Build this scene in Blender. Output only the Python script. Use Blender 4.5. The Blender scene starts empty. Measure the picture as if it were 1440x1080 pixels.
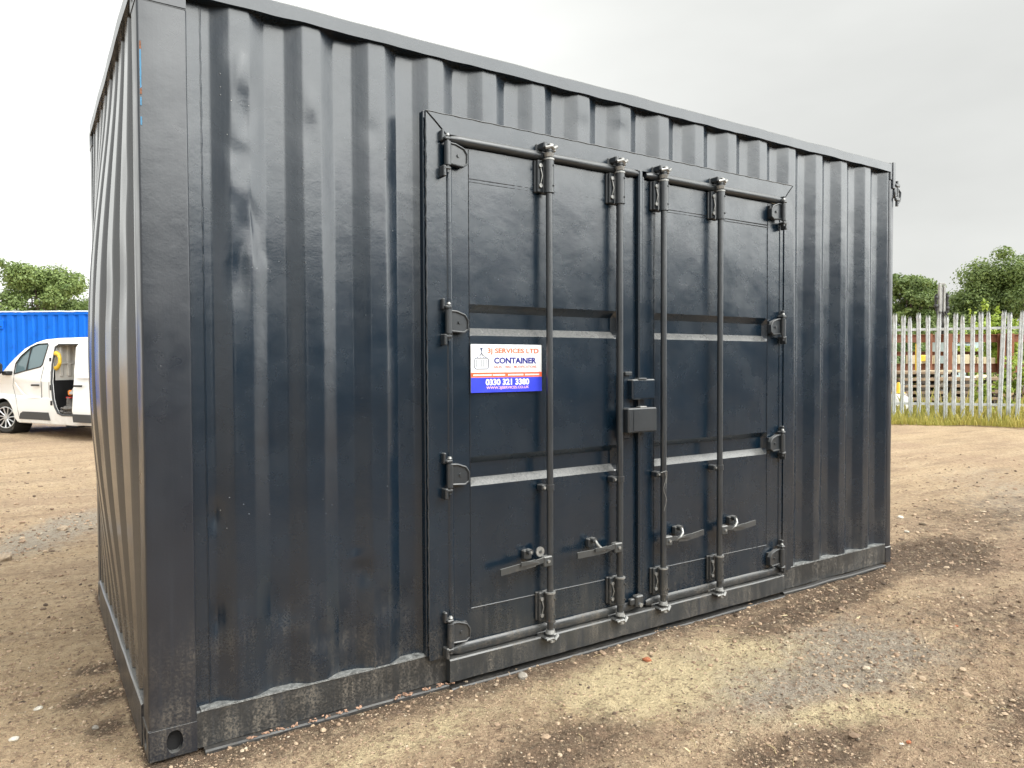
import bpy, math, random
import numpy as np
from mathutils import Vector, Matrix, noise
from mathutils.geometry import tessellate_polygon
random.seed(7); RNG = np.random.default_rng(7)
R = math.radians
S = bpy.context.scene
COL = S.collection

# ------------------------------------------------------------ camera
CAM = Vector((-0.3494, -2.9736, 1.4635)); YAW, PITCH, ROLL, FPX = 0.5819, -0.0269, -0.0043, 1036.85
cy, sy, cp, sp = math.cos(YAW), math.sin(YAW), math.cos(PITCH), math.sin(PITCH)
FV = Vector((sy*cp, cy*cp, sp)); R0 = Vector((cy, -sy, 0)); U0 = R0.cross(FV)
RV = R0*math.cos(ROLL) + U0*math.sin(ROLL); UV = -R0*math.sin(ROLL) + U0*math.cos(ROLL)
cd = bpy.data.cameras.new('camera'); cam = bpy.data.objects.new('camera', cd); COL.objects.link(cam)
cd.sensor_width = 36; cd.lens = FPX/1440*36; cd.clip_start = 0.05; cd.clip_end = 3000
m = Matrix((RV, UV, -FV)).transposed().to_4x4(); m.translation = CAM; cam.matrix_world = m
S.camera = cam

def ray(px, py): return FV + RV*((px-720)/FPX) - UV*((py-540)/FPX)
def at(px, py, depth): return CAM + ray(px, py)*depth
def ground_at(px, py):
    d = ray(px, py); return CAM + d*(-CAM.z/d.z)

# ------------------------------------------------------------ world, sun, exposure
SUN_EL, SUN_AZ = R(48), Vector((0.50, -0.86, 0)).normalized()
w = bpy.data.worlds.new('World'); S.world = w; w.use_nodes = True
nt = w.node_tree; N = nt.nodes; L = nt.links
for n in list(N): N.remove(n)
out = N.new('ShaderNodeOutputWorld'); bg = N.new('ShaderNodeBackground'); bg.inputs[1].default_value = 0.1
sky = N.new('ShaderNodeTexSky'); sky.sky_type = 'NISHITA'; sky.sun_disc = False; sky.sun_elevation = SUN_EL
sky.sun_rotation = math.atan2(SUN_AZ.x, SUN_AZ.y); sky.dust_density = 3
tc = N.new('ShaderNodeTexCoord')
def lobe(dr, lo, hi, amount):
    dot = N.new('ShaderNodeVectorMath'); dot.operation = 'DOT_PRODUCT'; dot.inputs[1].default_value = Vector(dr).normalized()
    L.new(tc.outputs['Generated'], dot.inputs[0])
    mr = N.new('ShaderNodeMapRange'); mr.interpolation_type = 'SMOOTHSTEP'
    mr.inputs[1].default_value = lo; mr.inputs[2].default_value = hi; mr.inputs[3].default_value = 0; mr.inputs[4].default_value = amount
    L.new(dot.outputs['Value'], mr.inputs[0]); return mr.outputs[0]
SKY_BASE = 8.8
ad = N.new('ShaderNodeMath'); ad.operation = 'ADD'; L.new(lobe((.42, -.86, .30), .30, .97, 50.), ad.inputs[0]); L.new(lobe((-.55, .75, .35), .2, 1., 6.), ad.inputs[1])
a3 = N.new('ShaderNodeMath'); a3.operation = 'ADD'; L.new(ad.outputs[0], a3.inputs[0]); L.new(lobe((0, -.1, 1), .45, 1., 9.), a3.inputs[1]); ad = a3
mr = N.new('ShaderNodeMath'); mr.operation = 'ADD'; L.new(ad.outputs[0], mr.inputs[0]); mr.inputs[1].default_value = SKY_BASE
mp = N.new('ShaderNodeMapping'); mp.inputs['Scale'].default_value = (1.2, 1.2, 3.2); L.new(tc.outputs['Generated'], mp.inputs[0])
cn = N.new('ShaderNodeTexNoise'); cn.inputs['Scale'].default_value = 1.3; cn.inputs['Detail'].default_value = 5; cn.inputs['Roughness'].default_value = .5
L.new(mp.outputs[0], cn.inputs['Vector'])
cr = N.new('ShaderNodeMapRange'); cr.inputs[1].default_value = .3; cr.inputs[2].default_value = .7; cr.inputs[3].default_value = .88; cr.inputs[4].default_value = 1.12
L.new(cn.outputs[0], cr.inputs[0])
mu = N.new('ShaderNodeMath'); mu.operation = 'MULTIPLY'; L.new(mr.outputs[0], mu.inputs[0]); L.new(cr.outputs[0], mu.inputs[1])
tint = N.new('ShaderNodeVectorMath'); tint.operation = 'SCALE'; tint.inputs[0].default_value = (1.0, 1.01, .975)
L.new(mu.outputs[0], tint.inputs['Scale'])
mx = N.new('ShaderNodeMix'); mx.data_type = 'RGBA'; mx.inputs[0].default_value = .94
L.new(sky.outputs[0], mx.inputs[6]); L.new(tint.outputs[0], mx.inputs[7]); L.new(mx.outputs[2], bg.inputs[0]); L.new(bg.outputs[0], out.inputs[0])
sl = bpy.data.lights.new('sun', 'SUN'); sl.energy = 1.4; sl.angle = R(14); sl.color = (1, .97, .93)
so = bpy.data.objects.new('sun', sl); COL.objects.link(so)
sd = SUN_AZ*math.cos(SUN_EL) + Vector((0, 0, math.sin(SUN_EL))); so.rotation_euler = sd.to_track_quat('Z', 'Y').to_euler()
S.view_settings.view_transform = 'Standard'; S.view_settings.look = 'None'; S.view_settings.exposure = 0.0; S.view_settings.gamma = 1

# ------------------------------------------------------------ materials
def nodes(name):
    m = bpy.data.materials.new(name); m.use_nodes = True
    nt = m.node_tree; b = nt.nodes['Principled BSDF']
    return m, nt, nt.nodes, nt.links, b
def noise_n(N, L, vec, scale, detail=3, rough=.55, mapscale=None):
    if mapscale:
        mp = N.new('ShaderNodeMapping'); mp.inputs['Scale'].default_value = mapscale; L.new(vec, mp.inputs[0]); vec = mp.outputs[0]
    n = N.new('ShaderNodeTexNoise'); n.inputs['Scale'].default_value = scale; n.inputs['Detail'].default_value = detail; n.inputs['Roughness'].default_value = rough
    L.new(vec, n.inputs['Vector']); return n.outputs[0]
def rng_n(N, L, v, a, b, c=0., d=1., smooth=False):
    r = N.new('ShaderNodeMapRange'); r.inputs[1].default_value = a; r.inputs[2].default_value = b; r.inputs[3].default_value = c; r.inputs[4].default_value = d
    if smooth: r.interpolation_type = 'SMOOTHSTEP'
    L.new(v, r.inputs[0]); return r.outputs[0]
def math_n(N, L, op, a, b=0.):
    n = N.new('ShaderNodeMath'); n.operation = op; n.use_clamp = False
    for i, x in enumerate((a, b)):
        if hasattr(x, 'links'): L.new(x, n.inputs[i])
        else: n.inputs[i].default_value = x
    return n.outputs[0]
def mix_n(N, L, f, a, b, mode='MIX'):
    n = N.new('ShaderNodeMix'); n.data_type = 'RGBA'; n.blend_type = mode
    for i, x in ((0, f), (6, a), (7, b)):
        if hasattr(x, 'links'): L.new(x, n.inputs[i])
        elif i == 0: n.inputs[0].default_value = x
        else: n.inputs[i].default_value = tuple(x)+(1,)
    return n.outputs[2]
def bump_n(N, L, b, h, strength=.3, dist=.01, prev=None):
    n = N.new('ShaderNodeBump'); n.inputs['Strength'].default_value = strength; n.inputs['Distance'].default_value = dist
    L.new(h, n.inputs['Height'])
    if prev is not None: L.new(prev, n.inputs['Normal'])
    return n.outputs[0]

def simple(name, c, rough=.6, metal=0., var=.15, scale=6., bump=0., spec=.5, bscale=None, dirt=None):
    m, nt, N, L, b = nodes(name)
    tc = N.new('ShaderNodeTexCoord').outputs['Object']
    n = noise_n(N, L, tc, scale, 4)
    f = rng_n(N, L, n, .3, .7)
    col = mix_n(N, L, f, [x*(1-var) for x in c], [min(1, x*(1+var)) for x in c])
    if dirt:
        d = noise_n(N, L, tc, scale*2.3, 5, .65)
        col = mix_n(N, L, rng_n(N, L, d, .52, .7, 0, dirt[1], True), col, dirt[0])
    L.new(col, b.inputs['Base Color'])
    b.inputs['Metallic'].default_value = metal; b.inputs['Specular IOR Level'].default_value = spec
    L.new(rng_n(N, L, n, .3, .7, rough*.85, min(1, rough*1.15)), b.inputs['Roughness'])
    if bump:
        L.new(bump_n(N, L, b, noise_n(N, L, tc, bscale or scale*6, 4), bump, .01), b.inputs['Normal'])
    return m

def paint(name, base, lo, dirt_amt=1., rough=.25, streak=1., fine=1., updust=.6):
    """dark semi gloss container paint with dust near the ground, runs and scuffs"""
    m, nt, N, L, b = nodes(name)
    tc = N.new('ShaderNodeTexCoord').outputs['Object']
    geo = N.new('ShaderNodeNewGeometry')
    sep = N.new('ShaderNodeSeparateXYZ'); L.new(geo.outputs['Position'], sep.inputs[0]); z = sep.outputs[2]
    pos = geo.outputs['Position']
    big = noise_n(N, L, pos, 2.2, 4)
    col = mix_n(N, L, rng_n(N, L, big, .3, .7), base, lo)
    st = noise_n(N, L, pos, 1., 5, .6, (38, 38, 1.1))
    stm = rng_n(N, L, st, .5, .78, 0, .5*streak, True)
    col = mix_n(N, L, stm, col, (.014, .020, .030))
    # scuffs: fine broken light scratches
    sc = noise_n(N, L, pos, 9, 8, .8, (1.5, 1.5, .55))
    scm = rng_n(N, L, sc, .6, .72, 0, .32, True)
    col = mix_n(N, L, scm, col, (.030, .038, .050) if 'gear' not in name else (.15, .145, .135))
    # dust and mud splash near the ground
    dn = noise_n(N, L, pos, 7, 6, .7); dn2 = noise_n(N, L, pos, 120, 3, .6); dn3 = noise_n(N, L, pos, 1., 4, .6, (30, 30, 3))
    zz = math_n(N, L, 'ADD', z, rng_n(N, L, dn, .25, .75, .28, -.28))
    d1 = rng_n(N, L, zz, .62, .0, 0, 1, True)
    d1 = math_n(N, L, 'MULTIPLY', d1, rng_n(N, L, dn2, .42, .62, .12, 1))
    d1 = math_n(N, L, 'MULTIPLY', d1, rng_n(N, L, dn3, .40, .66, .2, 1))
    d1 = math_n(N, L, 'MULTIPLY', d1, rng_n(N, L, noise_n(N, L, pos, 4, 5, .65, (1, 1, 1.6)), .38, .62, .25, 1))
    d1 = math_n(N, L, 'MULTIPLY', d1, .8*dirt_amt); d1 = math_n(N, L, 'MINIMUM', d1, .92)
    col = mix_n(N, L, d1, col, (.115, .098, .076))
    # dried specks
    vo = N.new('ShaderNodeTexVoronoi'); vo.inputs['Scale'].default_value = 26; vo.inputs['Randomness'].default_value = 1; L.new(pos, vo.inputs['Vector'])
    spk = rng_n(N, L, vo.outputs['Distance'], .0, .1, 1, 0, True)
    spk = math_n(N, L, 'MULTIPLY', spk, rng_n(N, L, noise_n(N, L, pos, 3, 2), .52, .6))
    col = mix_n(N, L, math_n(N, L, 'MULTIPLY', spk, .55), col, (.2, .2, .19))
    # dust lying on upward faces
    sn = N.new('ShaderNodeSeparateXYZ'); L.new(geo.outputs['True Normal'], sn.inputs[0])
    up = math_n(N, L, 'MULTIPLY', rng_n(N, L, sn.outputs[2], .3, .75, 0, updust, True), rng_n(N, L, dn2, .3, .6, .55, 1))
    col = mix_n(N, L, up, col, (.24, .235, .22))
    # small rust spots
    v2 = N.new('ShaderNodeTexVoronoi'); v2.inputs['Scale'].default_value = 7; L.new(pos, v2.inputs['Vector'])
    rs = math_n(N, L, 'MULTIPLY', rng_n(N, L, math_n(N, L, 'ADD', v2.outputs['Distance'], rng_n(N, L, dn2, .3, .7, -.02, .02)), .015, .035, 1, 0, True), rng_n(N, L, noise_n(N, L, pos, 1.7, 2), .56, .62))
    col = mix_n(N, L, math_n(N, L, 'MULTIPLY', rs, .7), col, (.13, .055, .03))
    L.new(col, b.inputs['Base Color'])
    ro = rng_n(N, L, noise_n(N, L, pos, 5, 5), .3, .7, rough*.85, rough*1.25)
    ro = math_n(N, L, 'ADD', ro, math_n(N, L, 'MULTIPLY', d1, .45))
    L.new(ro, b.inputs['Roughness'])
    b.inputs['IOR'].default_value = 1.74
    h1 = bump_n(N, L, b, noise_n(N, L, pos, 140, 3), .07*fine, .004)
    h2 = bump_n(N, L, b, noise_n(N, L, pos, 6, 4, .5), .22*fine, .012, h1)
    h3 = bump_n(N, L, b, math_n(N, L, 'ADD', d1, math_n(N, L, 'MULTIPLY', st, .5)), .18, .004, h2)
    L.new(h3, b.inputs['Normal'])
    return m

M = {}
M['paint'] = paint('slate_paint', (.0030, .0118, .0235), (.0020, .0088, .0178), .85)
M['end'] = paint('end_wall_lit_paint', (.030, .033, .037), (.020, .023, .027), .8, .20, 1, .2)  # container paint lightened here: bright sky reflection put into the base colour
M['end'].node_tree.nodes['Principled BSDF'].inputs['IOR'].default_value = 2.3
M['post'] = paint('post_paint', (.008, .012, .020), (.005, .009, .016), 1.1, .30)
M['door'] = paint('door_paint', (.0020, .0115, .0235), (.0013, .0085, .0178), .85, .25)
M['gear'] = paint('gear_paint', (.022, .027, .032), (.013, .017, .022), 1.4, .32, 1, 1, .3)
M['handle'] = paint('handle_paint', (.045, .050, .052), (.028, .032, .036), 1.4, .34)
M['seal'] = paint('seal_paint', (.024, .029, .033), (.012, .016, .020), 1.5, .38, 2.6, 1, .25)
M['rail'] = paint('rail_paint', (.012, .014, .016), (.007, .009, .011), 1.7, .42, 1, 1, 0.)
M['flange'] = paint('flange_paint', (.016, .015, .014), (.009, .009, .009), .7, .5, 1, 1, 0.)
M['bead'] = simple('weld_bead', (.20, .205, .20), .35, 0, .6, 40, .8)
M['bolt'] = simple('worn_bolt', (.30, .30, .29), .4, .5, .3, 40)
M['dark'] = simple('dark_gap', (.008, .008, .009), .9)
M['rust'] = simple('rust', (.22, .09, .045), .8, 0, .3, 40, .4)
M['blue_mark'] = simple('blue_mark', (.05, .2, .36), .6)

# ------------------------------------------------------------ mesh helpers
class MB:
    def __init__(s): s.v = []; s.f = []; s.mi = []
    def add(s, vs, fs, mi=0):
        o = len(s.v); s.v += [tuple(v) for v in vs]; s.f += [tuple(i+o for i in f) for f in fs]; s.mi += [mi]*len(fs); return s
    def box(s, x0, x1, y0, y1, z0, z1, mi=0, M=None):
        vs = [Vector((x, y, z)) for x in (x0, x1) for y in (y0, y1) for z in (z0, z1)]
        if M is not None: vs = [M @ v for v in vs]
        return s.add(vs, [(0, 1, 3, 2), (4, 6, 7, 5), (0, 4, 5, 1), (2, 3, 7, 6), (0, 2, 6, 4), (1, 5, 7, 3)], mi)
    def bbox(s, x0, x1, y0, y1, z0, z1, b=.004, mi=0, M=None):
        """box with bevelled edges"""
        b = min(b, abs(x1-x0)*.45, abs(y1-y0)*.45, abs(z1-z0)*.45)
        vs = []; idx = {}
        for i, x in enumerate((x0, x1)):
            for j, y in enumerate((y0, y1)):
                for k, z in enumerate((z0, z1)):
                    sx, sy_, sz = (1-2*i)*b, (1-2*j)*b, (1-2*k)*b
                    for a, d in (('x', (0, sy_, sz)), ('y', (sx, 0, sz)), ('z', (sx, sy_, 0))):
                        idx[i, j, k, a] = len(vs); vs.append(Vector((x+d[0], y+d[1], z+d[2])))
        fs = []
        for i in (0, 1):
            fs.append([idx[i, 0, 0, 'x'], idx[i, 1, 0, 'x'], idx[i, 1, 1, 'x'], idx[i, 0, 1, 'x']][::(-1 if i == 0 else 1)])
            fs.append([idx[0, i, 0, 'y'], idx[1, i, 0, 'y'], idx[1, i, 1, 'y'], idx[0, i, 1, 'y']][::(1 if i == 0 else -1)])
            fs.append([idx[0, 0, i, 'z'], idx[1, 0, i, 'z'], idx[1, 1, i, 'z'], idx[0, 1, i, 'z']][::(-1 if i == 0 else 1)])
        for i in (0, 1):
            for j in (0, 1):
                fs.append([idx[i, j, 0, 'x'], idx[i, j, 1, 'x'], idx[i, j, 1, 'y'], idx[i, j, 0, 'y']])
                fs.append([idx[i, 0, j, 'x'], idx[i, 1, j, 'x'], idx[i, 1, j, 'z'], idx[i, 0, j, 'z']])
                fs.append([idx[0, i, j, 'y'], idx[1, i, j, 'y'], idx[1, i, j, 'z'], idx[0, i, j, 'z']])
                for k in (0, 1): fs.append([idx[i, j, k, 'x'], idx[i, j, k, 'y'], idx[i, j, k, 'z']])
        if M is not None: vs = [M @ v for v in vs]
        return s.add(vs, fs, mi)
    def cyl(s, p0, p1, r0, r1=None, n=12, mi=0, caps=True, rough=0):
        p0, p1 = Vector(p0), Vector(p1); r1 = r0 if r1 is None else r1
        d = (p1-p0).normalized(); a = d.orthogonal().normalized(); b = d.cross(a)
        vs = []
        for p, r in ((p0, r0), (p1, r1)):
            for i in range(n):
                t = 2*math.pi*i/n; vs.append(p + (a*math.cos(t)+b*math.sin(t))*r*(1+rough*random.uniform(-1, 1)))
        fs = [(i, (i+1) % n, n+(i+1) % n, n+i) for i in range(n)]
        if caps: fs += [tuple(range(n))[::-1], tuple(range(n, 2*n))]
        return s.add(vs, fs, mi)
    def tube(s, pts, r, n=8, mi=0, caps=True):
        pts = [Vector(p) for p in pts]; rs = r if isinstance(r, (list, tuple)) else [r]*len(pts)
        vs = []; prev = None
        for i, p in enumerate(pts):
            d = (pts[min(i+1, len(pts)-1)]-pts[max(i-1, 0)]).normalized()
            a = d.orthogonal().normalized() if prev is None else (prev - d*prev.dot(d)).normalized()
            prev = a; b = d.cross(a)
            vs += [p+(a*math.cos(2*math.pi*k/n)+b*math.sin(2*math.pi*k/n))*rs[i] for k in range(n)]
        fs = [(i*n+k, i*n+(k+1) % n, (i+1)*n+(k+1) % n, (i+1)*n+k) for i in range(len(pts)-1) for k in range(n)]
        if caps: fs += [tuple(range(n))[::-1], tuple(range((len(pts)-1)*n, len(pts)*n))]
        return s.add(vs, fs, mi)
    def prism(s, poly, y0, y1, holes=(), mi=0, f=None, M=None):
        """polygon in x,z extruded along y; y0 is the front"""
        loops = [list(poly)]+[list(h) for h in holes]
        flat = [p for l in loops for p in l]; n = len(flat)
        tris = tessellate_polygon([[Vector((p[0], p[1], 0)) for p in l] for l in loops])
        g = f or (lambda x, y, z: (x, y, z))
        vs = [g(p[0], y0, p[1]) for p in flat]+[g(p[0], y1, p[1]) for p in flat]
        fs = [tuple(t) for t in tris]+[tuple(i+n for i in t)[::-1] for t in tris]
        o = 0
        for l in loops:
            k = len(l); fs += [(o+i, o+(i+1) % k, n+o+(i+1) % k, n+o+i) for i in range(k)]; o += k
        if M is not None: vs = [M @ Vector(v) for v in vs]
        return s.add(vs, fs, mi)
    def build(s, name, mats, parent=None, smooth=None, fix=True):
        me = bpy.data.meshes.new(name); me.from_pydata(s.v, [], s.f)
        mats = mats if isinstance(mats, (list, tuple)) else [mats]
        for m_ in mats: me.materials.append(m_)
        me.polygons.foreach_set('material_index', s.mi)
        if fix:
            import bmesh
            bm = bmesh.new(); bm.from_mesh(me); bmesh.ops.recalc_face_normals(bm, faces=bm.faces); bm.to_mesh(me); bm.free()
        if smooth is not None:
            me.polygons.foreach_set('use_smooth', [True]*len(me.polygons)); me.set_sharp_from_angle(angle=R(smooth))
        me.update()
        o = bpy.data.objects.new(name, me); COL.objects.link(o); o.parent = parent
        return o
def tag(o, label=None, cat=None, group=None, kind=None):
    for k, v in (('label', label), ('category', cat), ('group', group), ('kind', kind)):
        if v: o[k] = v
    return o
def empty(name, loc=(0, 0, 0), rz=0.):
    o = bpy.data.objects.new(name, None); COL.objects.link(o); o.location = loc; o.rotation_euler = (0, 0, rz); o.empty_display_size = .2
    return o
def copy_tree(o, parent=None):
    c = o.copy(); COL.objects.link(c); c.parent = parent
    for ch in list(o.children): copy_tree(ch, c)
    return c
def rounded(x0, x1, z0, z1, r, n=5):
    pts = []
    for cx_, cz_, a0 in ((x1-r, z0+r, -90), (x1-r, z1-r, 0), (x0+r, z1-r, 90), (x0+r, z0+r, 180)):
        for i in range(n+1):
            a = R(a0+90*i/n); pts.append((cx_+r*math.cos(a), cz_+r*math.sin(a)))
    return pts
def fbm(x, y, octs=4, seed=0, lac=2.03, gain=.5):
    """numpy value noise"""
    def h(i, j, s_):
        n = (i.astype(np.int64)*374761393 + j.astype(np.int64)*668265263 + (s_+seed*131)*1274126177) & 0xffffffff
        n = ((n ^ (n >> 13))*1103515245) & 0xffffffff
        return ((n ^ (n >> 16)) & 0xffff)/65535.
    r = np.zeros_like(x, dtype=float); a = 1.; t = 0.
    for o_ in range(octs):
        i = np.floor(x); j = np.floor(y); u = x-i; v = y-j; u = u*u*(3-2*u); v = v*v*(3-2*v)
        i = i.astype(np.int64); j = j.astype(np.int64)
        r += a*((h(i, j, o_)*(1-u)+h(i+1, j, o_)*u)*(1-v)+(h(i, j+1, o_)*(1-u)+h(i+1, j+1, o_)*u)*v)
        t += a; a *= gain; x = x*lac+17.3; y = y*lac+5.7
    return r/t

# ------------------------------------------------------------ ground
def axis(lo, hi, d0, d1, step, far, g=1.12):
    a = list(np.arange(d0, d1+1e-6, step))
    x, s_ = d1, step
    while x < hi:
        s_ = min(s_*g, far); x += s_; a.append(x)
    x, s_ = d0, step; b = []
    while x > lo:
        s_ = min(s_*g, far); x -= s_; b.append(x)
    return np.array(b[::-1]+a)
gx = axis(-900, 900, -1.6, 5.8, .019, 60, 1.035); gy = axis(-900, 900, -1.75, 1.6, .019, 60, 1.035)
GX, GY = np.meshgrid(gx, gy)
def blob(x, y, cx_, cy_, rx, ry, rot, seed, wob=.55):
    c, s_ = math.cos(rot), math.sin(rot); dx, dy = x-cx_, y-cy_
    u = (dx*c+dy*s_)/rx; v = (-dx*s_+dy*c)/ry
    d = np.sqrt(u*u+v*v)+(fbm(x*2.1+9, y*2.1, 4, seed)-.5)*2*wob
    return np.clip((1.35-d)/1.0, 0, 1)
def stains_shade(x, y):
    yel = np.maximum.reduce([blob(x, y, 2.2, -.5, .72, .34, -.1, 1, .7), blob(x, y, 2.45, -1.15, .6, .14, -.45, 2, .7)*.75,
                             blob(x, y, .85, -.35, .5, .13, .1, 3)*.55])
    dark = np.maximum.reduce([blob(x, y, 3.9, -.24, .95, .17, .1, 4)*1.1, blob(x, y, 5.4, -.1, .85, .5, 0, 5)*1.1, blob(x, y, 3.1, -1.6, .45, .12, .3, 6)*.7,
                              blob(x, y, 2.1, -1.25, .6, .18, -.1, 7)*.75, blob(x, y, 1.3, -.75, .7, .25, .1, 8)*.7, blob(x, y, 4.2, -.95, .8, .35, .3, 9)*.6,
                              blob(x, y, -.13, .75, .16, .12, 0, 10)*.9, blob(x, y, -.1, .42, .1, .14, 0, 11)*.9, blob(x, y, -.1, 1.1, .1, .09, 0, 12)*.9,
                              blob(x, y, 7.2, .3, 1.6, .8, .3, 13)*.6, blob(x, y, -.4, 15.3, 5, .8, 0, 14)*.35])
    # dark dirt along the container foot, deepened as a painted contact shadow
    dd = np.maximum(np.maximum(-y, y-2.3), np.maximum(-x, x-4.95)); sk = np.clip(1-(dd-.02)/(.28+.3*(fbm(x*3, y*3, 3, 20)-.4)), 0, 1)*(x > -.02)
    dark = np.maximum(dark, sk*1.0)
    dark = np.maximum(dark, .26*np.clip((x-.2)/1.2, 0, 1)*np.clip((.9-y+.25*np.clip(x-5, 0, 9))/.8, 0, 1)*np.clip((10-x)/4, 0, 1)*(.55+.9*fbm(x*1.6, y*1.6, 4, 77))*(1-.7*yel))
    dark = np.maximum(dark, .9*np.clip((-2.6-y)/1.5, 0, 1)*np.clip((40+y)/10, 0, 1)*(.6+.5*fbm(x*.7, y*.7, 3, 91)))  # unseen ground behind the camera, darkened to weaken its reflection in the paint
    grey = np.maximum.reduce([blob(x, y, 3.05, -.8, .95, .42, -.1, 15, .7), blob(x, y, -.15, 4.75, 1.5, .42, .95, 16, .35)*1.0, blob(x, y, 8.5, .5, 2.6, .7, .6, 17)*.6,
                              blob(x, y, 5.5, -1.2, .9, .25, .5, 18)*.5])
    return yel, dark, grey
def height(x, y):
    h = (fbm(x*.5, y*.5, 3, 31)-.5)*.05 + (fbm(x*2.3, y*2.3, 4, 32)-.5)*.035 + (fbm(x*14, y*14, 3, 33)-.5)*.018 + (fbm(x*42, y*42, 2, 35)-.5)*.015
    yel, dark, grey = stains_shade(x, y)
    h += dark*(fbm(x*17, y*17, 3, 34)-.45)*.035
    near = np.clip(np.maximum(np.maximum(-y, y-2.27), np.maximum(-x, x-4.93))/.5, 0, 1)
    h = h*(.35+.65*near)-.012
    h -= .07*np.clip(1.25-np.sqrt(((x+.86)/.48)**2+((y-4.36)/.34)**2), 0, 1)
    # ruts crossing the yard
    h += .02*np.sin((x*.5+y)*1.1+2*fbm(x*.4, y*.4, 2, 40))*np.clip((y-2.5)/4+np.clip(x-5.5, 0, 5)/4, 0, 1)*np.clip(1-np.hypot(x, y)/60, 0, 1)
    far = np.clip((np.hypot(x, y)-40)/60, 0, 1)
    return h*(1-far)
GZ = height(GX, GY)
nx_, ny_ = len(gx), len(gy)
co = np.stack([GX.ravel(), GY.ravel(), GZ.ravel()], 1)
ii = (np.arange(ny_-1)[:, None]*nx_+np.arange(nx_-1)[None]).ravel()
quads = np.stack([ii, ii+1, ii+1+nx_, ii+nx_], 1)
def np_mesh(name, co, faces, mat, smooth=True):
    me = bpy.data.meshes.new(name); k = faces.shape[1]
    me.vertices.add(len(co)); me.vertices.foreach_set('co', co.astype(np.float32).ravel())
    me.loops.add(faces.size); me.loops.foreach_set('vertex_index', faces.astype(np.int32).ravel())
    me.polygons.add(len(faces)); me.polygons.foreach_set('loop_start', np.arange(0, faces.size, k, dtype=np.int32))
    me.polygons.foreach_set('use_smooth', np.full(len(faces), smooth)); me.materials.append(mat)
    me.update(calc_edges=True); o = bpy.data.objects.new(name, me); COL.objects.link(o); return o

m_, nt, N, L, b = nodes('yard_dirt')
pos = N.new('ShaderNodeNewGeometry').outputs['Position']
at_ = N.new('ShaderNodeAttribute'); at_.attribute_name = 'stain_shade'; sep = N.new('ShaderNodeSeparateColor'); L.new(at_.outputs['Color'], sep.inputs[0])
n1 = noise_n(N, L, pos, 1.1, 6, .6); n2 = noise_n(N, L, pos, 9, 6, .7); n3 = noise_n(N, L, pos, 60, 4, .7); n4 = noise_n(N, L, pos, 230, 2, .6)
col = mix_n(N, L, rng_n(N, L, n1, .3, .7), (.57, .415, .26), (.44, .32, .205))
col = mix_n(N, L, rng_n(N, L, n2, .45, .75, 0, .75, True), col, (.62, .47, .30))
col = mix_n(N, L, rng_n(N, L, noise_n(N, L, pos, .28, 4), .42, .68, 0, .6, True), col, (.42, .29, .205))
def brk(ch, lo=.35, hi=.65):
    t = math_n(N, L, 'ADD', ch, rng_n(N, L, n2, .3, .7, -.3, .3)); t = math_n(N, L, 'ADD', t, rng_n(N, L, n3, .3, .7, -.18, .18))
    return rng_n(N, L, t, lo, hi, 0, 1, True)
trk = noise_n(N, L, pos, 1., 5, .6, (.55, 2.6, 1)); col = mix_n(N, L, rng_n(N, L, trk, .48, .64, 0, .6, True), col, (.62, .475, .31)); trk2 = noise_n(N, L, pos, 1.7, 5, .65, (.4, 2.2, 1)); col = mix_n(N, L, rng_n(N, L, trk2, .52, .68, 0, .55, True), col, (.27, .185, .125))
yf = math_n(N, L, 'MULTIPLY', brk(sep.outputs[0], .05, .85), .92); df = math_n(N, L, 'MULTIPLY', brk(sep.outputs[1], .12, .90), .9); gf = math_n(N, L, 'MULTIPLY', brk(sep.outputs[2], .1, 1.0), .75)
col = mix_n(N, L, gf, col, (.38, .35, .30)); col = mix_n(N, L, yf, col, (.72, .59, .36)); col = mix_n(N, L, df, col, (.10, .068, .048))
n5 = noise_n(N, L, pos, 24, 5, .7)
col = mix_n(N, L, rng_n(N, L, n5, .50, .66, 0, .75, True), col, (.25, .165, .11))
col = mix_n(N, L, rng_n(N, L, n5, .46, .34, 0, .45, True), col, (.64, .51, .34))
# grit: dark crumbs and pale chips
col = mix_n(N, L, rng_n(N, L, n3, .56, .68, 0, .75, True), col, (.15, .10, .068))
col = mix_n(N, L, rng_n(N, L, n4, .60, .70, 0, .4, True), col, (.50, .43, .32))
v1 = N.new('ShaderNodeTexVoronoi'); v1.inputs['Scale'].default_value = 34; L.new(pos, v1.inputs['Vector'])
chip = math_n(N, L, 'MULTIPLY', rng_n(N, L, v1.outputs['Distance'], .12, .2, 1, 0), rng_n(N, L, v1.outputs['Color'], .70, .74))
col = mix_n(N, L, math_n(N, L, 'MULTIPLY', chip, .4), col, (.42, .37, .30))
L.new(col, b.inputs['Base Color']); b.inputs['Roughness'].default_value = .92; b.inputs['Specular IOR Level'].default_value = .25
hh = math_n(N, L, 'ADD', math_n(N, L, 'MULTIPLY', n3, .8), math_n(N, L, 'MULTIPLY', n4, .25)); hh = math_n(N, L, 'ADD', hh, math_n(N, L, 'MULTIPLY', chip, .2))
L.new(bump_n(N, L, b, hh, 1.0, .04, bump_n(N, L, b, n2, .8, .05)), b.inputs['Normal'])
M['ground'] = m_
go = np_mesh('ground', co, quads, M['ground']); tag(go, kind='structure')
yl, dk, gr_ = stains_shade(GX, GY)
ca = go.data.color_attributes.new('stain_shade', 'FLOAT_COLOR', 'POINT')
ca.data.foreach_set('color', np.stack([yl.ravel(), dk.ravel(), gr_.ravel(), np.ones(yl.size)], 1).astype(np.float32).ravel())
def gz(x, y): return float(height(np.array([[float(x)]]), np.array([[float(y)]]))[0, 0])

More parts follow.
